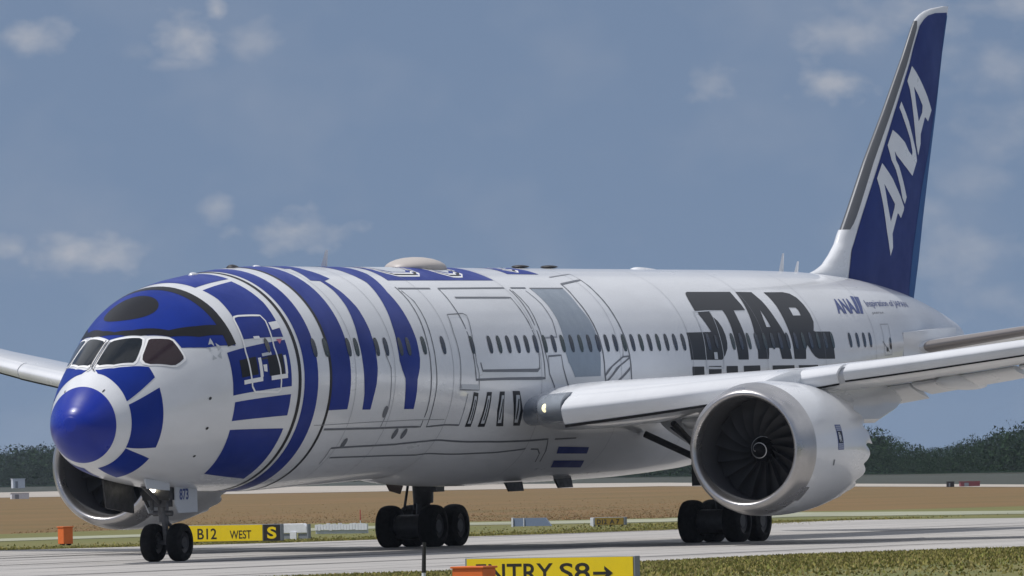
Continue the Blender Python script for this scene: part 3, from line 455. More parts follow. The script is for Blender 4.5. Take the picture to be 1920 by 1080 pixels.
# --- doors
def door(P, m, w, win, lab=None, extra=None):
    P = [tuple(p) for p in P]
    d = skin_part('cabin_door', lambda: stroke(P, w*.75, 0, off=.014, closed=True, step=.12), [m])
    x, z = win
    skin_part('door_window', lambda: poly([(x+.10*cos(a), phz(x, z+.20*sin(a))) for a in np.linspace(0, 2*pi, 16, endpoint=False)], 0, off=.017, gx=5, gy=5), [GL[2]], d)
    if extra: skin_part('handle_or_sill_shade', extra, [DMET, LGREY], d)
    if lab: d['label'] = lab
    return d
door(D['door1'], WHITE2, .085, (6.42, 5.93), 'front passenger door outlined in white', lambda: (rect(6.05, 6.5, 74.5, 76.2, 1, off=.016), rect(6.0, 6.3, 77, 78, 0, off=.018)))
door(D['door2'], LINE, .04, (18.52, 5.86), None, lambda: rect(17.6, 18.75, 96.5, 99, 1, off=.016))  # grey strip along the door foot paints the shaded sill
door(D['door3'], LGREY, .05, (35.5, 5.86), 'rear passenger door outlined in light grey on a black letter', lambda: rect(35.15, 35.4, 82, 86, 1, off=.02))
door(D['door4'], LINE2, .035, (50.35, 5.75), None, lambda: dot(49.95, 90, .09, .09, 0, off=.02))
# --- roof fittings
def blob(name, x, lx, ly, hz, mats, y=0.0, sink=.04, tail=.5, zc=None):
    m = MB(); nx, npi = 22, 24; zt = float(secs(np.array([x]))[0][0]) if zc is None else zc; rings = []
    for i in range(nx+1):
        u = i/nx; f = math.sin(pi*u**tail)**.6 if 0 < u < 1 else .01
        rings.append([(x-OX+(u-.5)*lx, y+ly/2*f*cos(2*pi*k/npi), zt-sink+max(-.3, hz*f*sin(2*pi*k/npi))) for k in range(npi)])
    return m.loft(rings).obj(name, mats, root, smooth=True, angle=60)
blob('antenna_dome', 21.0, 2.9, 1.5, .32, [DOME], sink=.02, tail=.8)
blob('roof_fairing', 9.6, .6, .3, .12, [DMET]); blob('roof_fairing', 7.3, .6, .2, .10, [WHITE]); blob('roof_fairing', 11.0, .5, .2, .08, [WHITE])
blob('roof_fairing', 28.0, .8, .45, .05, [DMET], sink=-.05); blob('roof_fairing', 30.0, .8, .45, .05, [DMET], sink=-.05); blob('roof_fairing', 36.9, 2.0, .4, .11, [WHITE], tail=.4)
def blade(x, h, c, zt=None):
    zt = float(secs(np.array([x]))[0][0]) if zt is None else zt
    MB().loft([[(x-OX+c*(u-.5)+dx, s*t, zt-.05+hh) for u, s in ((0, 0), (.3, 1), (1, 0), (.3, -1))] for hh, dx, c, t in ((0, 0, c, .05), (h, c*.55, c*.35, .02))]).obj('blade_antenna', [WHITE], root, smooth=False)
blade(15.0, .52, .42); blade(47.2, .62, .40); blade(48.4, .40, .35)
for x, p in ((24.3, 176), (28.5, 176)): pass
for x0, zt in ((24.5, 1.95), (27.9, 1.98)):
    MB().prism([(x0-OX, zt), (x0+1.15-OX, zt), (x0+1.25-OX, zt-.27), (x0+.28-OX, zt-.27)], -.9, -.84).obj('bay_door', [DMET], root)
# --- wings
def naca(u, t): return 5*t*(.2969*math.sqrt(u)-.126*u-.3516*u*u+.2843*u**3-.1015*u**4)
def foil(y, xle, zle, ch, t, inc=0.0, n=26, camber=.012, x1=1.0):
    us = [.5*(1-cos(pi*i/n))*x1 for i in range(n+1)]; top = []; bot = []
    for u in us:
        cz = camber*ch*(1-(2*u-1)**2); h = naca(u, t)*ch
        top.append((u*ch, cz+h)); bot.append((u*ch, cz-h))
    pts = top+bot[-2:0:-1] if x1 == 1.0 else top+bot[::-1][:-1]
    return [(xle+px*cos(inc)+pz*sin(inc)-OX, y, zle-px*sin(inc)+pz*cos(inc)) for px, pz in pts]
WST = [(2.2, 22.6, 4.02, 9.3, .13, 2.2), (3.2, 22.0, 4.05, 9.7, .13, 2.1), (3.8, 21.1, 4.08, 10.4, .125, 2.0), (4.4, 20.6, 4.11, 10.8, .12, 1.9), (4.8, 20.45, 4.13, 10.8, .118, 1.8), (6.5, 21.5, 4.25, 10.1, .112, 1.6), (9.9, 23.9, 4.57, 7.9, .10, 1.1), (13.0, 26.1, 4.95, 6.9, .095, .8), (17, 28.9, 5.50, 5.75, .09, .5), (21, 31.7, 6.15, 4.6, .09, .2), (25.2, 34.7, 6.95, 3.35, .09, 0), (27.5, 36.9, 7.45, 2.3, .09, 0), (29.2, 38.9, 7.8, 1.35, .09, 0), (30.1, 40.3, 8.0, .55, .09, 0)]
def wval(y):
    W_ = np.array(WST); return [float(np.interp(y, W_[:, 0], W_[:, k])) for k in range(1, 6)]
for sg in (-1, 1):
    rings = []
    ys = [w[0] for w in WST]
    yy = sorted(set(ys+list(np.arange(2.5, 30, 1.0))))
    for y in yy:
        x, z, c, t, i = wval(y); rings.append(foil(sg*y, x, z, c, t, R(i)))
    wg = MB().loft(rings).obj('wing', [WHITE], root, smooth=True, angle=50)
    # slats
    SP = [(.80, .32), (.45, .30), (.15, .23), (-.12, .12), (-.32, -.01), (-.40, -.09), (-.41, -.15), (-.36, -.30), (-.27, -.45), (-.16, -.56), (-.12, -.56), (-.12, -.48), (-.24, -.30), (-.24, -.15), (-.02, .02), (.25, .17), (.80, .28)]
    for (ya, yb, ex) in ((4.8, 11.25, 1.0), (11.42, 17.2, 1.06), (17.3, 22.4, .85), (22.5, 27.2, .68)):
        rr = []
        for y in np.linspace(ya, yb, 7):
            x, z, c, t, i = wval(y); k = np.interp(y, [4.8, 8.5, 11.2, 11.4, 17, 27], [1.0, .78, .64, .56, .52, .42]); dz = .31-.32*k
            rr.append([(x-.05-.06*(ex > 1)+px*k-OX, sg*y, z+dz+pz*k) for px, pz in SP])
        sm2 = MB().loft(rr)
        GAP_SHADE = [(-.20, -.55), (-.17, -.63), (-.08, -.63), (-.08, -.54)]; rr = []  # black strip under each slat lip, painted in as the gap's shade
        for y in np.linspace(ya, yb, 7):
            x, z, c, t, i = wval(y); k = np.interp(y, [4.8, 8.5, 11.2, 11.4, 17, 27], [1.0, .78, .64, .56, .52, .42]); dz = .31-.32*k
            rr.append([(x-.05-.06*(ex > 1)+px*k-OX, sg*y, z+dz+pz*k) for px, pz in GAP_SHADE])
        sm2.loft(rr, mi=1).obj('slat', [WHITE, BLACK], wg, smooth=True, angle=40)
    # flaps
    for (ya, yb, dr) in ((3.3, 9.3, 20), (9.36, 10.84, 16), (10.9, 13.6, 12), (13.75, 18.6, 6), (18.8, 21.5, 3)):
        rr = []
        for y in np.linspace(ya, yb, 5):
            x, z, c, t, i = wval(y); fc = np.interp(y, [3, 9, 19], [2.1, 1.75, 1.1]); xt = x+c*cos(R(i))-.75*fc; zt = z-c*sin(R(i))-.10
            rr.append(foil(sg*y, xt, zt, fc, .11, R(dr), n=10))
        MB().loft(rr).obj('flap', [WHITE], wg, smooth=True, angle=40)
    # flap track fairings
    for y, L, h in ((4.6, 4.2, .50), (8.5, 5.2, .66), (12.0, 4.0, .40), (17.2, 2.6, .22), (21.0, 2.0, .18)):
        x, z, c, t, i = wval(y); xt = x+c*cos(R(i)); zt = z-c*sin(R(i)); rr = []; n = 14
        for k in range(17):
            u = k/16; f = max(.02, math.sin(pi*min(1, u**.8))**.7); dz = -.25*min(1, h/.45)-(1.15 if h > .6 else (.45 if h > .45 else (.2 if h > .3 else 0)))*max(0, u-.4)*1.4*L/4
            rr.append([(xt-L*.62+L*u-OX, sg*(y+.26*f*cos(2*pi*j/n)), zt+dz+h*.62*f*sin(2*pi*j/n)) for j in range(n)])
        MB().loft(rr).obj('flap_track_fairing', [WHITE], wg, smooth=True, angle=60)
    # root glove with landing light
    rr = []; n = 22
    for u in np.linspace(0, 1, 12):
        y = 2.5+u*2.25; x, z, c, t, i = wval(y); f = .95; rr.append([(x-.42+1.6*(1-cos(a))*.5-OX, sg*y, z-.06+.44*f*sin(a)) for a in np.linspace(0, 2*pi, n, endpoint=False)])
    MB().loft(rr).obj('wing_root_fairing', [mat('lamp_housing_grey', (.24, .27, .31), .25, coat=.5)], wg, smooth=True, angle=60)
    x, z, c, t, i = wval(4.10)
    MB().lathe([(0, .001), (.02, .10), (.08, .13), (.2, .14)], 20, 'x', (x-.44-OX, sg*4.10, z-.05)).obj('landing_light', [LAMPG], wg, smooth=True)
    # trailing panels lines under the wing
    # engine
EX, EY, EZ = 20.571, 10.076, 2.748
for sg in (-1, 1):
    o = (EX-OX, sg*EY, EZ)
    cowl = [(.78, 1.848), (1.1, 1.868), (1.6, 1.882), (2.2, 1.88), (2.8, 1.86), (3.4, 1.82), (4.0, 1.755), (4.5, 1.685), (4.9, 1.62)]
    m = MB(); n = 144; rings = []
    for a, r in cowl: rings.append([(o[0]+a, o[1]+r*cos(2*pi*k/n), o[2]+r*sin(2*pi*k/n)) for k in range(n)])
    ch = lambda k, amp: amp*(1-abs(math.cos(9*2*pi*k/n/2*1.0)))*1.0
    for a, r, am in ((5.05, 1.595, .2), (5.22, 1.565, .8), (5.3, 1.55, 1.0)):
        rings.append([(o[0]+a+am*.34*(abs(math.sin(9*2*pi*k/n))**.9-.6), o[1]+r*cos(2*pi*k/n), o[2]+r*sin(2*pi*k/n)) for k in range(n)])
    rings.append([(o[0]+4.9, o[1]+1.50*cos(2*pi*k/n), o[2]+1.50*sin(2*pi*k/n)) for k in range(n)])
    rings.append([(o[0]+3.2, o[1]+1.50*cos(2*pi*k/n), o[2]+1.50*sin(2*pi*k/n)) for k in range(n)])
    m.loft(rings, cap=False); eng = m.obj('engine', [WHITE], root, smooth=True, angle=40)
    lip = [(.80, 1.852), (.5, 1.80), (.28, 1.745), (.12, 1.68), (.03, 1.61), (0, 1.56), (.02, 1.515), (.08, 1.475), (.18, 1.445), (.32, 1.43)]
    MB().lathe(lip, 96, 'x', o).obj('inlet_lip', [METAL], eng, smooth=True, angle=80)
    MB().lathe([(.32, 1.428), (.6, 1.42), (1.2, 1.435), (1.9, 1.46), (2.4, 1.46)], 96, 'x', o).obj('inlet_duct', [DUCT], eng, smooth=True)
    fm = MB(); nb = 18
    for k in range(nb):
        a0 = 2*pi*k/nb; rr = []
        for i in range(9):
            u = i/8; r = .36+u*1.05; sw = .10*math.sin(pi*u)*1.2+.30*u*u; chd = .38+.16*u; tw = R(28+34*u)
            ax = 1.30-.10*math.sin(pi*u)+.12*u; row = []
            for v, th in ((-.5, 0), (-.2, .012), (.2, .012), (.5, 0)):
                xx = ax+v*chd*cos(tw); tt = (v*chd*sin(tw))/r+sw*.9; row.append((o[0]+xx+th, o[1]+r*cos(a0+tt*1.0), o[2]+r*sin(a0+tt)))
            rr.append(row)
        fm.loft(rr, cap=False, closed=False)
    fm.lathe([(1.62, 1.44), (1.66, .3)], 48, 'x', o)
    fm.obj('fan', [FAN], eng, smooth=True, angle=80)
    sm = MB().lathe([(.82, .002), (.85, .05), (.95, .13), (1.1, .23), (1.3, .34), (1.5, .38), (1.62, .385)], 40, 'x', o)
    sp = []; 
    for k in range(60):
        u = k/59; a = u*2*pi*1.55-1.2; xx = .86+.46*u; r = np.interp(xx, [.82, .85, .95, 1.1, 1.3], [.0, .05, .13, .23, .34])+.006; sp.append((xx, r, a))
    V = []; F = []
    for (xx, r, a) in sp:
        for d in (-.013, .013): V.append((o[0]+xx+d-.004, o[1]+(r+d*.7)*cos(a), o[2]+(r+d*.7)*sin(a)))
    F = [(2*k, 2*k+1, 2*k+3, 2*k+2) for k in range(59)]; sm.add(V, F, 1)
    sm.obj('spinner', [BLACK, WHITE2], eng, smooth=True, angle=80)
    MB().lathe([(3.3, .5), (4.9, 1.05), (5.6, 1.0), (6.6, .62), (6.65, .5), (7.2, .3), (7.8, .03)], 48, 'x', o).obj('exhaust_core', [CORE], eng, smooth=True)
    # pylon
    x, z, c, t, i = wval(EY); rr = []
    for (xx, zt, zb, hw) in ((EX+1.5, 4.62, 4.35, .05), (EX+2.1, 4.76, 4.2, .22), (EX+3.0, 4.90, 4.1, .32), (EX+4.2, 4.95, 3.9, .34), (EX+5.6, 4.75, 3.7, .34), (EX+7.2, 4.55, 3.35, .36), (EX+9, 4.45, 3.35, .36), (EX+10.6, 4.4, 3.7, .26), (EX+12, 4.35, 4.15, .05)):
        rr.append([(xx-OX, sg*EY+hw*ca, (zt+zb)/2+(zt-zb)/2*sa) for ca, sa in ((1, -.8), (1, .6), (.6, 1), (-.6, 1), (-1, .6), (-1, -.8), (-.6, -1), (.6, -1))])
    MB().loft(rr).obj('pylon', [WHITE], eng, smooth=True, angle=45)
    # badge and small marks on the outboard cowl
    def cyl(u0, u1, a0, a1, rr_, mi, mb, off=.006):
        V = []; F = []; nx, na = 4, 8
        for i in range(nx+1):
            xx = u0+(u1-u0)*i/nx; r = np.interp(xx, [c_[0] for c_ in cowl], [c_[1] for c_ in cowl])+off
            for j in range(na+1):
                a = a0+(a1-a0)*j/na; V.append((o[0]+xx, o[1]+sgy*r*cos(a), o[2]+r*sin(a)))
        for i in range(nx):
            for j in range(na): F.append((i*(na+1)+j, (i+1)*(na+1)+j, (i+1)*(na+1)+j+1, i*(na+1)+j+1))
        mb.add(V, F, mi)
    sgy = -1
    if sg == -1 or True:
        bd = MB(); a_ = R(8)
        cyl(2.28, 2.72, a_-.19, a_+.19, 0, 0, bd); cyl(2.33, 2.67, a_-.09, a_+.09, 0, 1, bd, .010)
        V, F, asp = text_mesh('R', .02); 
        for du, da in ((0, .02), (.05, -.02)):
            P = []
            for u, v in V:
                xx = 2.39+du+u*.17; a = a_+da-.055+v*.11; r = np.interp(xx, [c_[0] for c_ in cowl], [c_[1] for c_ in cowl])+.014; P.append((o[0]+xx, o[1]+sgy*r*cos(a), o[2]+r*sin(a)))
            bd.add(P, F, 2)
        for aa in (.105, .135, .165):
            for s2 in (-1, 1): cyl(2.31, 2.69, a_+s2*aa-.006, a_+s2*aa+.006, 0, 2, bd, .009)
        bd.obj('engine_badge', [TXBLUE, BLACK, LGREY], eng)
        pt = MB(); cyl(2.0, 2.10, R(-16), R(-11), 0, 0, pt)
        pt.obj('cowl_vent', [LINE], eng)
        lp = MB(); cyl(.80, 1.02, R(-52), R(-36), 0, 0, lp, .004); lp.obj('cowl_patch', [METAL], eng)
# --- fin
LE = np.array(D['finLE']); TE = np.array(D['finTE'])[::-1]
LEs = LE[np.argsort(LE[:, 1])]; 
LEs = LEs[LEs[:, 1] > 9.9]
def fx0(z): return np.where(np.asarray(z) < LEs[0, 1], LEs[0, 0]+(np.asarray(z)-LEs[0, 1])*(LEs[4, 0]-LEs[0, 0])/(LEs[4, 1]-LEs[0, 1]), np.interp(z, LEs[:, 1], LEs[:, 0]))
def fx1(z): return np.interp(z, TE[:, 1], TE[:, 0])
def fhalf(x, z):
    a, b = fx0(z), fx1(z); u = np.clip((x-a)/np.maximum(b-a, .05), 0, 1); t = np.interp(z, [7, 9, 16.2, 16.93], [.075, .095, .10, .04]); c = b-a
    return 5*t*(.2969*np.sqrt(u)-.126*u-.3516*u*u+.2843*u**3-.1015*u**4)*np.minimum(c, 8.5)
def fP(x, z, sg, off=0): return (x-OX, sg*(float(fhalf(x, z))+off), z)
zs = list(np.arange(7.0, 8.0, .25))+list(LEs[:, 1])+list(np.arange(10, 16.3, .35)); zs = sorted(set(round(float(z), 3) for z in zs if z < 16.92))+[16.92]
rr = []
for z in zs:
    a, b = (fx0(z), fx1(z)); us = [.5*(1-cos(pi*i/24)) for i in range(25)]
    a, b = float(a), float(b); top = [(a+(b-a)*u-OX, -float(fhalf(a+(b-a)*u, z)), z) for u in us]
    rr.append(top+[(p[0], -p[1], p[2]) for p in top[-2:0:-1]])
fb = MB().loft(rr)
FINM = [WHITE, FBLUE, LBLUE, LEMET, WHITE]
def fin_decal(o_, mi, holes=(), off=.006, both=False, gx=.35):
    V, F = tess([tuple(p) for p in o_], [[tuple(p) for p in h] for h in holes]); V2, F2 = cut2d(V, F, gx, .35)
    for sg in ((-1, 1) if both else (-1,)): fb.add([fP(x, z, sg, off) for x, z in V2], F2, mi)
bl_ = [tuple(p) for p in D['finBlueLE']]; te_ = [tuple(p) for p in D['finTE']][1:]
bl_[0] = (51.75, 7.4)
te2 = [(x-.03, z) for x, z in te_]
fin_decal(bl_+te2[:-1]+[(58.05, 7.3)], 1, both=True, off=.012)
fl = [tuple(p) for p in D['finLight']]; fin_decal([(57.6, 7.2)]+fl+[(x-.02, z) for x, z in te_[:-1]]+[(58.1, 7.2)], 2, both=True, off=.018)
for k in ('finA1', 'finN', 'finA2'): fin_decal(D[k]['o'], 4, D[k]['h'], off=.022, both=True)
fin = fb.obj('tail_fin', FINM, root, smooth=True, angle=35)
me_ = np.array(D['finMetal'][1:-1]); rr = []
for z in np.linspace(9.15, 16.35, 30):
    a = float(fx0(z)); e = float(np.interp(z, me_[:, 1], me_[:, 0])); e = min(e, a+1.25)
    if z < 9.6: e = max(a+.05, e-(9.6-z)*.4)
    us = (0, .002, .01, .03, .08, .2, .45, .75, 1.0); top = [(a+(e-a)*u-.012-OX, -(float(fhalf(a+(e-a)*u, z))+.012), z) for u in us]
    rr.append(top[::-1]+[(p[0], -p[1], p[2]) for p in top[1:]])
MB().loft(rr, cap=False, closed=False).obj('leading_edge', [LEMET], fin, smooth=True, angle=80)
FL = np.array(D['finLE']); FL = FL[FL[:, 1] < 9.7]; rr = []
for z in list(np.linspace(7.6, 8.03, 3))+list(np.linspace(8.06, 9.45, 22)):
    a = float(np.interp(z, FL[:, 1], FL[:, 0])); e = float(np.interp(z, [p[1] for p in D['finBlueLE']], [p[0] for p in D['finBlueLE']])) - .02 - max(0, 7.87-z)*.9; h = float(fhalf(e, z))+.006; row = []
    for k in range(17):
        t_ = -pi/2+pi*k/16; row.append((e-(e-a)*abs(cos(t_))**.9-OX, h*sin(t_), z))
    rr.append(row)
MB().loft(rr, cap=False, closed=False).obj('fin_fillet', [WHITE], fin, smooth=True, angle=80)
# --- stabilisers
for sg in (-1, 1):
    rr = []
    for y in np.linspace(.5, 9.9, 14):
        x = 52.05+.80*(y-.6)+(0 if y < 9 else (y-9)**2*.9); ch_ = np.interp(y, [.5, 9, 9.9], [6.6, 2.5, 1.4]); z = 5.47+.165*(y-1.2)
        rr.append(foil(sg*y, x, z, ch_, .085, R(-1.0), n=20, camber=-.004))
    st = MB().loft(rr).obj('tailplane', [WHITE], root, smooth=True, angle=50)
    rr = []
    for y in np.linspace(2.25, 9.0, 8):
        x = 52.05+.80*(y-.6); ch_ = np.interp(y, [.5, 9, 9.9], [6.6, 2.5, 1.4]); z = 5.47+.165*(y-1.2); row = []
        for u, s in ((.09, 1), (.06, 1), (.03, 1), (.012, 1), (.003, 1), (0, 1), (.003, -1), (.012, -1), (.03, -1), (.06, -1), (.09, -1)):
            row.append((x+u*ch_-.012-OX, sg*y, z+s*(naca(u, .085)*ch_+.010)))
        rr.append(row)
    MB().loft(rr, cap=False, closed=False).obj('leading_edge', [mat('stabiliser_edge_metal', (.27, .245, .235), .42, metal=.45)], st, smooth=True, angle=70)
    MB().loft([[(xx-OX, sg*yy, zz) for xx, zz in ((52.0, 5.1), (52.0, 6.1), (56.5, 6.25), (56.5, 5.1))] for yy in (.8, 2.12)]).obj('root_plate', [WHITE], st)
# --- landing gear
TY = [(-1, .62), (-.96, .80), (-.80, .94), (-.5, .985), (-.2, 1.0), (.2, 1.0), (.5, .985), (.80, .94), (.96, .80), (1, .62)]
def wheel(parent, c, r, w):
    t = MB().lathe([(a*w/2, q*r) for a, q in TY]+[(.8*w/2, .56*r), (-.8*w/2, .56*r), (-w/2, .62*r)], 40, 'y', c).obj('wheel', [RUB], parent, smooth=True, angle=40)
    return t
def hub(parent, c, r, w): MB().lathe([(-w*.36, .01), (-w*.36, .3*r), (-w*.22, .34*r), (-w*.34, .54*r), (-w*.30, .585*r), (w*.30, .585*r), (w*.34, .54*r), (w*.22, .34*r), (w*.36, .3*r), (w*.36, .01)], 32, 'y', c).obj('rim', [RIM], parent, smooth=True, angle=40)
def plane_z(x, zw, y=0):  # plane-frame height of a world height under station x
    return (zw + (x-31.5)*sin(-0.01097074)*1.0) + 0.0039296*y*1.0
NX = 5.21; nz = plane_z(NX, .50)
ng = MB().tube((NX-OX, 0, nz-.02), (NX-.25-OX, 0, 2.6), .075, .10).tube((NX-.12-OX, 0, nz+.55), (NX-.25-OX, 0, 2.6), .135, .15).tube((NX-OX, -.42, nz), (NX-OX, .42, nz), .06)
ng.tube((NX-.2-OX, 0, nz+1.0), (NX-1.5-OX, 0, 2.45), .06).tube((NX-.05-OX, 0, nz+.6), (NX+.30-OX, 0, nz+.42), .05).tube((NX+.30-OX, 0, nz+.42), (NX-.02-OX, 0, nz+.08), .045)
ng.tube((NX-.16-OX, -.28, nz+.78), (NX-.16-OX, .28, nz+.78), .075).box((NX-.22-OX, 0, nz+1.12), (.26, .52, .34)).tube((NX-.35-OX, -.22, nz+.86), (NX-.35-OX, -.22, nz+1.25), .05).tube((NX-.35-OX, .22, nz+.86), (NX-.35-OX, .22, nz+1.25), .05)
ngo = ng.obj('nose_gear', [mat('nose_gear_metal', (.12, .12, .125), .45, var=.5, vscale=9)], root, smooth=True, angle=35)
for s in (-1, 1): wheel(ngo, (NX-OX, s*.39, nz), .51, .40); hub(ngo, (NX-OX, s*.39, nz), .51, .40)
MB().box((NX-.30-OX, 0, nz+1.34), (.5, .8, .42)).tube((NX-.40-OX, .30, nz+.95), (NX-.5-OX, .45, nz+1.35), .04).obj('steering_unit', [DMET], ngo)
MB().lathe([(0, .001), (.01, .055), (.05, .075), (.12, .075)], 20, 'x', (NX-.75-OX, .02, nz+1.42)).obj('taxi_light', [LAMP], ngo, smooth=True)
for s in (-1, 1):
    d_ = MB().prism([(NX-.30-OX, nz+1.75), (NX+.95-OX, nz+1.75), (NX+.95-OX, nz+.78), (NX-.12-OX, nz+.78), (NX-.30-OX, nz+1.0)], s*.42, s*.46).obj('gear_door', [LGREY], ngo, bevel=0)
    if s == -1:
        V, F, a = text_mesh('873', .03); q = MB().add([(NX-.08-OX+u*.52, -.4665, nz+1.12+v*.30) for u, v in V], F); q.obj('door_number', [TXBLUE], ngo)
MB().prism([(NX-2.35-OX, 2.52), (NX-.65-OX, 2.40), (NX-.65-OX, nz+.80), (NX-2.2-OX, nz+.98)], .60, .64).obj('gear_door', [DMET], ngo)
MB().prism([(NX-2.35-OX, 2.52), (NX-.95-OX, 2.40), (NX-.95-OX, 2.18), (NX-2.2-OX, 2.25)], -.64, -.60).obj('gear_door', [LGREY], ngo)
MX = 30.98
for sg in (-1, 1):
    mz = plane_z(MX, .61, sg*4.9); y0 = sg*4.9
    g = MB().tube((MX-OX, y0, mz-.02), (MX-.05-OX, y0-sg*.1, mz+1.2), .2, .22).tube((MX-.03-OX, y0-sg*.06, mz+.70), (MX-.25-OX, y0-sg*.15, 3.75), .30, .40)
    g.box((MX-.3-OX, y0-sg*.5, 2.0), (.6, .5, .7)).tube((MX+.1-OX, y0+sg*.3, mz+.5), (MX+.2-OX, y0+sg*.2, 2.6), .05).tube((MX-.5-OX, y0+sg*.35, mz+.5), (MX-.3-OX, y0+sg*.2, 2.4), .04)
    g.tube((MX-.95-OX, y0, mz), (MX+.95-OX, y0, mz), .12).tube((MX-.74-OX, y0-.8, mz), (MX-.74-OX, y0+.8, mz), .08).tube((MX+.74-OX, y0-.8, mz), (MX+.74-OX, y0+.8, mz), .08)
    g.tube((MX-.1-OX, y0, mz+1.35), (MX-2.6-OX, y0-sg*.4, 3.5), .09).tube((MX-.1-OX, y0, mz+1.5), (MX-.4-OX, y0-sg*2.3, 3.2), .10).tube((MX+.05-OX, y0, mz+1.1), (MX+.5-OX, y0, mz+.5), .06)
    g.tube((MX-1.3-OX, y0-sg*.2, 2.75), (MX-.5-OX, y0-sg*1.4, 3.4), .06)
    for dx in (-.74, .74): g.tube((MX+dx-OX, y0-.42, mz), (MX+dx-OX, y0+.42, mz), .36)
    g.box((MX-OX, y0, mz), (1.5, .34, .42))
    go = g.obj('main_gear', [DMET], root, smooth=True, angle=35)
    for dx in (-.74, .74):
        zz = plane_z(MX+dx, .61, sg*4.9)
        for dy in (-.70, .70): wheel(go, (MX+dx-OX, y0+dy, zz), .64, .54); hub(go, (MX+dx-OX, y0+dy, zz), .64, .54)
    MB().prism([(MX-1.0-OX, 4.0), (MX+1.3-OX, 4.0), (MX+.75-OX, 2.15), (MX-.65-OX, 2.15)], y0+sg*.62, y0+sg*.68).obj('gear_door', [LGREY], go)
    MB().prism([(sg*4.75, 2.25), (sg*5.7, 2.45), (sg*5.35, 1.72), (sg*5.0, 1.62)], MX-1.3-OX, MX-1.24-OX, plane='yz').obj('bay_door', [mat('bay_door_brown', (.10, .065, .05), .6)], go)
# ------------------------------------------------------------------ ground
G = D['G']
def strip(name, a, b, z, m, sub=1):
    a = [tuple(p) for p in a]; b = [tuple(p) for p in b]; n = len(a)
    me = mesh_of([(x, y, z) for x, y in a+b], [(i, n+i, n+i+1, i+1) for i in range(n-1)])
    bm = bmesh.new(); bm.from_mesh(me); bmesh.ops.recalc_face_normals(bm, faces=bm.faces)
    for f in bm.faces:
        if f.normal.z < 0: f.normal_flip()
    bm.to_mesh(me); bm.free(); o = link(name, me, None, [m]); o['kind'] = 'structure'; return o
CONC = mat('concrete', (.41, .39, .365), .85, var=.22, vscale=.5, vdet=8, stretch=(.12, 1, 1), col2=(.33, .32, .305))
CONC2 = mat('far_concrete', (.42, .38, .33), .9, var=.2, vscale=.05)
CONC3 = mat('path_gravel', (.33, .34, .24), .9, var=.3, vscale=.3, stretch=(.2, 1, 1))
DRY = mat('dry_grass', (.165, .092, .022), .95, col2=(.125, .088, .024), vscale=.035, vdet=8, stretch=(1, 2.2, 1), contrast=(.38, .72))
GRS = mat('green_grass', (.11, .12, .022), .95, col2=(.16, .14, .04), vscale=.18, vdet=8, stretch=(.5, 1, 1), contrast=(.35, .7))
FARG = mat('far_field_grass', (.028, .036, .024), .95, col2=(.040, .044, .032), vscale=.01, vdet=4)
SHLD = mat('shoulder_stain', (.27, .26, .25), .9, var=.3, vscale=.4, vdet=6, stretch=(.08, 1, 1))
# one sheet to the horizon
gm = MB(); gm.add([(-6000, -6000, -.08), (9000, -6000, -.08), (9000, 9000, -.08), (-6000, 9000, -.08)], [(0, 1, 2, 3)])
tag(gm.obj('ground', [FARG]), kind='structure')
def ext(L, k0, k1):
    a = np.array(L, float); s = a[0]+(a[0]-a[1])/np.linalg.norm(a[0]-a[1])*k0; e = a[-1]+(a[-1]-a[-2])/np.linalg.norm(a[-1]-a[-2])*k1
    return [tuple(s)]+[tuple(p) for p in a]+[tuple(e)]
# taxiway runs along the aircraft; edges as seen
tf = [(-400, 32), (-60, 27)]+[tuple(p) for p in G['taxi_far']][1:4]+[(72, 15.5), (93.5, 20)]+[(140, 60), (300, 190)]
tn = [(-400, 22), (-120, -8)]+[tuple(p) for p in G['taxi_near']][1:]+[(60, -60), (300, -200)]
def polyg(name, pts, z, m, kind='structure'):
    V, F = tess(pts); me = mesh_of([(x, y, z) for x, y in V], F); bm = bmesh.new(); bm.from_mesh(me)
    for f in bm.faces:
        f.normal_update()
        if f.normal.z < 0: f.normal_flip()
    bm.to_mesh(me); bm.free(); o = link(name, me, None, [m]); o['kind'] = kind; return o
camx, camy = CAM[0], CAM[1]
TF = [tuple(p) for p in G['taxi_far']]; TN = [tuple(p) for p in G['taxi_near']]
tpoly = [(-320, 40), (-60, 30)]+TF[1:]+[(120, -60), (180, -160), (60, -90)]+TN[::-1][:-1]+[(-60, -15.5), (-320, 0)]
polyg('taxiway', tpoly, 0.0, CONC)
# verge grass on both sides of the taxiway
polyg('verge_grass', [(-420, -260), (260, -260), (260, 10), (160, 40)]+[tuple(p) for p in G['brown_near']][::-1][1:-1]+[(98, 65), (60, 120), (-420, 180)], -.03, GRS)
polyg('service_path', [tuple(p) for p in G['path_far']]+[tuple(p) for p in G['path_near']][::-1], -.015, CONC3)
bn = [tuple(p) for p in G['brown_near']]; rn = [tuple(p) for p in G['run_near']]
polyg('dry_field', [(60, 130)]+bn[:-1]+[(160, 10), (420, -40), (420, 60)]+rn[::-1]+[(900, 900), (60, 900)], -.055, DRY)
polyg('far_runway', [tuple(p) for p in G['run_near']]+[tuple(p) for p in G['run_far']][::-1], -.03, CONC2)
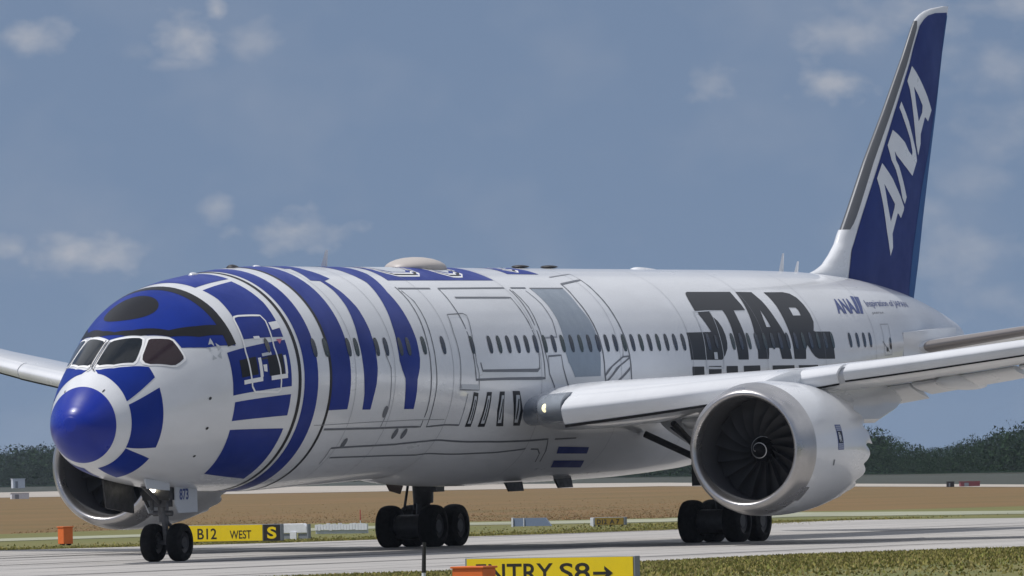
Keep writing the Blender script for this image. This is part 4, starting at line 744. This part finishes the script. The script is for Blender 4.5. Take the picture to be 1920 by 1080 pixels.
# taxi lines, joints, stains on the concrete
lm = MB()
def lane(y0, y1, w0, mi, x0=-120, x1=110):
    lm.add([(x0, y0, .004), (x1, y1, .004), (x1, y1+w0, .004), (x0, y0+w0, .004)], [(0, 1, 2, 3)], mi)
JT = mat('joint_sealant', (.10, .10, .10), .9); YLN = mat('faded_yellow_line', (.45, .36, .12), .85)
for k in range(-5, 7): lane(-2.0+k*3.8+2, -2.0+k*3.8-2, .06, 0)
for k in range(-18, 22):
    x = k*6.0; lm.add([(x, -18, .004), (x+.06, -18, .004), (x+4.1, 17, .004), (x+4.04, 17, .004)], [(0, 1, 2, 3)], 0)
o = lm.obj('joint_lines', [JT, YLN]); o['kind'] = 'structure'
sm_ = MB()
for k in range(26):
    y = rng.uniform(-17, 16); x = rng.uniform(-100, 70); L = rng.uniform(15, 60); w = rng.uniform(.15, .8); sl_ = -.03
    sm_.add([(x, y, .008), (x+L*.3, y+L*.3*sl_-w*.3, .008), (x+L, y+L*sl_, .008), (x+L*.5, y+L*.5*sl_+w, .008)], [(0, 1, 2, 3)], 0)
o = sm_.obj('tyre_stains', [SHLD]); o['kind'] = 'structure'
# ------------------------------------------------------------------ grass tufts on the near verge (stuff)
def tufts(name, n, sampler, hmin, hmax, m, z=-.03):
    V = []; F = []
    for _ in range(n):
        x, y = sampler(); h = rng.uniform(hmin, hmax); a = rng.uniform(0, pi); w = rng.uniform(.02, .07); lx, ly = rng.normal(0, h*.35, 2); b = len(V)
        V += [(x-w*cos(a), y-w*sin(a), z-.01), (x+w*cos(a), y+w*sin(a), z-.01), (x+lx, y+ly, z+h)]; F.append((b, b+1, b+2))
    me = mesh_of(V, F); o = link(name, me, None, m); o['kind'] = 'stuff'
    me.polygons.foreach_set('material_index', rng.integers(0, len(m), len(F)).astype(np.int32)); return o
def edge_y(L, x):
    L = sorted(L); return np.interp(x, [p[0] for p in L], [p[1] for p in L])
GM = [mat('blade_green', (.20, .21, .045), .9), mat('blade_olive', (.25, .22, .055), .9), mat('blade_straw', (.30, .25, .09), .9), mat('blade_dark', (.20, .18, .045), .9)]
def smp_near():
    x = rng.uniform(-40, 14); e = edge_y([p for p in TN], x); return x, e-.1-abs(rng.exponential(5.0))
tufts('grass', 60000, smp_near, .03, .09, GM)
def smp_far():
    u = rng.uniform(0, 1); 
    a = np.array(TF[1:7]); i = rng.integers(0, len(a)-1); t_ = rng.uniform(); p = a[i]+(a[i+1]-a[i])*t_; return p[0]+rng.exponential(3.0)+.05, p[1]+rng.exponential(2.5)+.1
tufts('grass', 26000, smp_far, .02, .07, GM)
DM = [mat('straw_orange', (.30, .165, .07), .95), mat('straw_brown', (.21, .125, .055), .95), mat('straw_olive', (.19, .15, .06), .95)]
def smp_dry():
    a = np.array(bn[1:6]); i = rng.integers(0, len(a)-1); t_ = rng.uniform(); p = a[i]+(a[i+1]-a[i])*t_; d = rng.exponential(45); return p[0]+d*.9, p[1]+d*.42
tufts('dry_grass', 12000, smp_dry, .01, .04, DM, -.055)
# ------------------------------------------------------------------ signs and small things
FACE = math.atan2(CAM[1], CAM[0])
def place(k):
    x, y, s = G['o_'+k]; return x, y, s
def local(name, k, rz=0.0):
    x, y, s = place(k); a = math.atan2(CAM[1]-y, CAM[0]-x)+pi/2+rz   # local -y faces the viewer side of the taxiway
    return empty(name, (x, y, -.03), (0, 0, a)), s
SGN = R(-25)
def letters(parent, txt, x0, x1, z0, z1, y, m, bold=.0, name='lettering'):
    V, F, a = text_mesh(txt, bold); MB().add([(x0+(x1-x0)*u, y, z0+(z1-z0)*v) for u, v in V], F).obj(name, [m], parent)
def sign(k, rz, panels, w, h, d=.22, legs=True, frame=SGRY):
    e, s = local('taxiway_sign', k, rz); e.scale = (1.10, 1, 1)
    MB().box((0, 0, .06+h/2), (w+.05, d, h)).obj('housing', [frame], e, bevel=.012)
    x = -w/2
    for (pw, m, txt, tm, b, tx0, tx1, tz0, tz1) in panels:
        MB().box((x+pw/2, -d/2-.008, .06+h/2), (pw-.03, .012, h-.03)).obj('face_panel', [m], e)
        if txt:
            for T_ in txt: letters(e, T_[0], x+T_[1]*pw, x+T_[2]*pw, .06+T_[3]*h, .06+T_[4]*h, -d/2-.017, tm, b)
        x += pw
    for lx in (-w*.4, 0, w*.4): MB().tube((lx, 0, -.02), (lx, 0, .08), .035, n=10).obj('leg', [DMET], e)
    return e
s1 = sign('sign1', SGN, [(2.56, YEL, [('B12', .15, .40, .16, .80), ('WEST', .57, .85, .16, .66)], SBLK, .012, 0, 0, 0, 0), (.58, SBLK, [('S', .25, .78, .13, .84)], YEL, .03, 0, 0, 0, 0)], 3.14, .56)
tag(s1, 'yellow taxiway sign reading B12 WEST with a black S panel at its right end', 'sign', 'taxiway signs')
s2 = sign('front', SGN, [(3.16, YEL, [('ENTRY', .06, .52, .20, .80), ('S8', .56, .74, .20, .80)], SBLK, .012, 0, 0, 0, 0)], 3.16, .58)
MB().box((.96, -.125, .325), (.28, .012, .055)).add([(1.03, -.13, .46), (1.19, -.13, .325), (1.03, -.13, .19), (1.03, -.13, .26), (1.09, -.13, .325), (1.03, -.13, .39)], [(0, 1, 4, 5), (1, 2, 3, 4)]).obj('arrow', [SBLK], s2)
tag(s2, 'yellow taxiway sign reading ENTRY S8 with an arrow, in the near grass', 'sign', 'taxiway signs')
s3 = sign('sign2', SGN, [(1.12, YELD, [('D12', .08, .42, .15, .75), ('A 7', .52, .85, .15, .75)], SBLK, .03, 0, 0, 0, 0)], 1.12, .30, legs=False)
MB().box((-.66, -.03, .18), (.13, .2, .34)).obj('end_post', [SWHT], s3, bevel=.01)
tag(s3, 'small dull yellow taxiway sign with a white end post beyond the taxiway', 'sign', 'taxiway signs')
# sign seen from the back: white hood on a T support
e, s = local('sign_back', 'back1', SGN)
MB().prism([(-.52, .22), (.52, .22), (.50, .44), (.38, .55), (-.42, .55), (-.52, .48)], -.12, .12).obj('hood', [SWHT], e, bevel=.02)
MB().box((0, -.13, .13), (.24, .05, .26)).obj('post', [SWHT], e); MB().box((-.32, .02, .12), (.36, .2, .18)).box((.34, .02, .12), (.36, .2, .18)).obj('base', [SGRY], e)
MB().box((.53, 0, .28), (.05, .22, .50)).obj('end_plate', [SGRY], e)
tag(e, 'white back of a sign with a T shaped support, right of the B12 WEST sign', 'sign', 'sign backs')
e, s = local('sign_back', 'back2', SGN)
bm_ = MB(); 
for i in range(18): bm_.box((-1.0+i*.118, 0, .27+rng.uniform(-.015, .02)), (.105, .12, .22+rng.uniform(-.03, .03)))
bm_.obj('panels', [SWHT], e); MB().box((0, .05, .09), (2.1, .1, .14)).obj('base', [LGREY], e)
tag(e, 'long low white sign back with a ragged top edge, left of the rear wheels', 'sign', 'sign backs')
e, s = local('sign_back', 'back3', SGN)
MB().prism([(-.78, .04), (.80, .04), (.55, .36), (-.80, .36)], -.06, .06).obj('panel', [SBLU], e); MB().box((-.83, -.05, .2), (.07, .12, .36)).box((-.34, -.08, .2), (.03, .05, .34)).obj('post', [SWHT], e)
tag(e, 'blue grey sloping sign back with white posts between the two main gears', 'sign', 'sign backs')
for k, lb, wd in (('box1', 'bright orange box on the far verge left of the nose wheels', .40), ('box2', 'orange box with a brown shaded side just in front of the ENTRY S8 sign', .60)):
    e, s = local('marker_box', k, R(38) if k == 'box1' else R(-28))
    MB().box((0, 0, .33), (wd, wd*.8, .56)).obj('body', [ORG], e, bevel=.012); MB().box((0, 0, .625), (wd+.05, wd*.8+.05, .035)).obj('lid', [ORG], e, bevel=.006)
    for lx in (-1, 1): MB().box((lx*wd*.35, 0, .02), (.06, wd*.5, .1)).obj('foot', [DMET], e)
    tag(e, lb, 'box', 'orange marker boxes')
def pole(k, h, r, split, mtop, lb, tilt=0):
    e, s = local('marker_pole', k); MB().tube((0, 0, 0), (tilt*split, 0, h*split), r, n=12).obj('lower_pole', [SWHT], e, smooth=True)
    MB().tube((tilt*split, 0, h*split), (tilt, 0, h), r*1.1, r*.9, n=12).obj('upper_pole', [mtop], e, smooth=True); tag(e, lb, 'marker pole')
pole('pole1', .82, .018, .5, RED, 'thin red and white marker pole beside the low white sign back')
pole('pole2', .83, .042, .25, SBLK, 'black and white marker pole on the near verge, left of the ENTRY S8 sign', .03)
# far things
def hut(k, w, h, d, m, name, lb, cat, roof=None, group=None):
    e, s = local(name, k, R(12)); MB().box((0, 0, h/2), (w, d, h)).obj('wall', [m], e); MB().box((0, 0, h+.04*h), (w*1.08, d*1.08, .08*h)).obj('roof', [roof or m], e)
    MB().box((-w*.2, -d/2-.02, h*.4), (w*.22, .03, h*.75)).obj('door', [SGRY], e); tag(e, lb, cat, group)
hut('far1', 2.6, 1.9, 2, SWHT, 'equipment_hut', 'small white hut in front of the far woods at the left', 'hut')
hut('far2', 1.9, .62, .8, SWHT, 'equipment_cabinet', 'low white cabinet on the far runway edge at the left', 'cabinet')
hut('far3', .58, .40, .4, SBLK, 'equipment_cabinet', 'small dark cabinet on the far runway edge at the right', 'cabinet')
hut('far4', 1.6, .38, .6, mat('dull_red', (.22, .06, .07), .7), 'equipment_cabinet', 'long dull red cabinet on the far runway edge at the right', 'cabinet')
# ------------------------------------------------------------------ woodland on the horizon
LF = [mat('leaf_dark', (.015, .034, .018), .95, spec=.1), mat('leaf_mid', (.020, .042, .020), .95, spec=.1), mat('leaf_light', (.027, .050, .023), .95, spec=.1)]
def azpos(u, d):
    a = YAW-(u-960)/FPX; return CAM[0]+d*cos(a), CAM[1]+d*sin(a)
VV = []
for u in np.arange(-420, 2400, 3.2):
    dist = np.interp(u, [-400, 100, 1000, 1700, 2400], [1900, 1850, 1500, 1150, 1050])
    for rowk in range(4):
        uu = u+rng.normal(0, 6); dd = dist+rowk*14+rng.normal(0, 5); x, y = azpos(uu, dd)
        h = max(2, np.interp(u, [-420, 0, 60, 100, 900, 1640, 1700, 1760, 1840, 1880, 2400], [8, 7.6, 8.6, 8.2, 8, 5.6, 3.6, 3.5, 4.6, 5.6, 5.8])*(1+.12*rng.normal()))
        nl = 120; r = h*.36; th = rng.uniform(0, 2*pi, nl); q = rng.uniform(0, 1, nl)**.6; z = h*rng.uniform(.03, 1, nl)**.8
        rad = r*np.sqrt(np.maximum(.05, 1-(z/h-.45)**2*2.6))*q; c = np.stack([x+rad*np.cos(th), y+rad*np.sin(th), z], 1)
        VV.append((c[:, None, :]+rng.normal(0, 1, (nl, 3, 3))*(rng.uniform(.10, .26, nl)*(h/8))[:, None, None]).reshape(-1, 3))
V = np.concatenate(VV); F = np.arange(len(V)).reshape(-1, 3).tolist()
me = mesh_of(V, F); wd = link('woodland', me, None, LF); wd['kind'] = 'stuff'; me.polygons.foreach_set('material_index', rng.integers(0, 3, len(F)).astype(np.int32))
# a dark undergrowth bank behind the trees closes the gaps between trunks
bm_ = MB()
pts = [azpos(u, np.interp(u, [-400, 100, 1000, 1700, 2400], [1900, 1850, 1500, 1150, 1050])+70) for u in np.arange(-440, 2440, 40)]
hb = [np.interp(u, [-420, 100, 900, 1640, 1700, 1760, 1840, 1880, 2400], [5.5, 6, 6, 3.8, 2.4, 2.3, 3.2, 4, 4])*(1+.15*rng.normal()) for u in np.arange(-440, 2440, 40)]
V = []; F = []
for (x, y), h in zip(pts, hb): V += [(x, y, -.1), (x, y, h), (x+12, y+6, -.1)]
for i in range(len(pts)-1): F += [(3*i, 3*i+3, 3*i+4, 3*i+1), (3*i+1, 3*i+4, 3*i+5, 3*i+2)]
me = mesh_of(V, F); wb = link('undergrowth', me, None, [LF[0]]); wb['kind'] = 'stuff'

HZ = bpy.data.materials.new('haze_air'); HZ.use_nodes = True; ht = NT(HZ.node_tree); HZ.node_tree.nodes.clear()
pv = ht.n('ShaderNodeVolumePrincipled'); pv.inputs['Color'].default_value = (.75, .85, 1, 1); pv.inputs['Density'].default_value = HAZE; pv.inputs['Anisotropy'].default_value = .2
ho = ht.n('ShaderNodeOutputMaterial'); HZ.node_tree.links.new(pv.outputs[0], ho.inputs['Volume'])
o = MB().box((1300, 650, 12), (3600, 2900, 27)).obj('haze', [HZ]); o['kind'] = 'stuff'
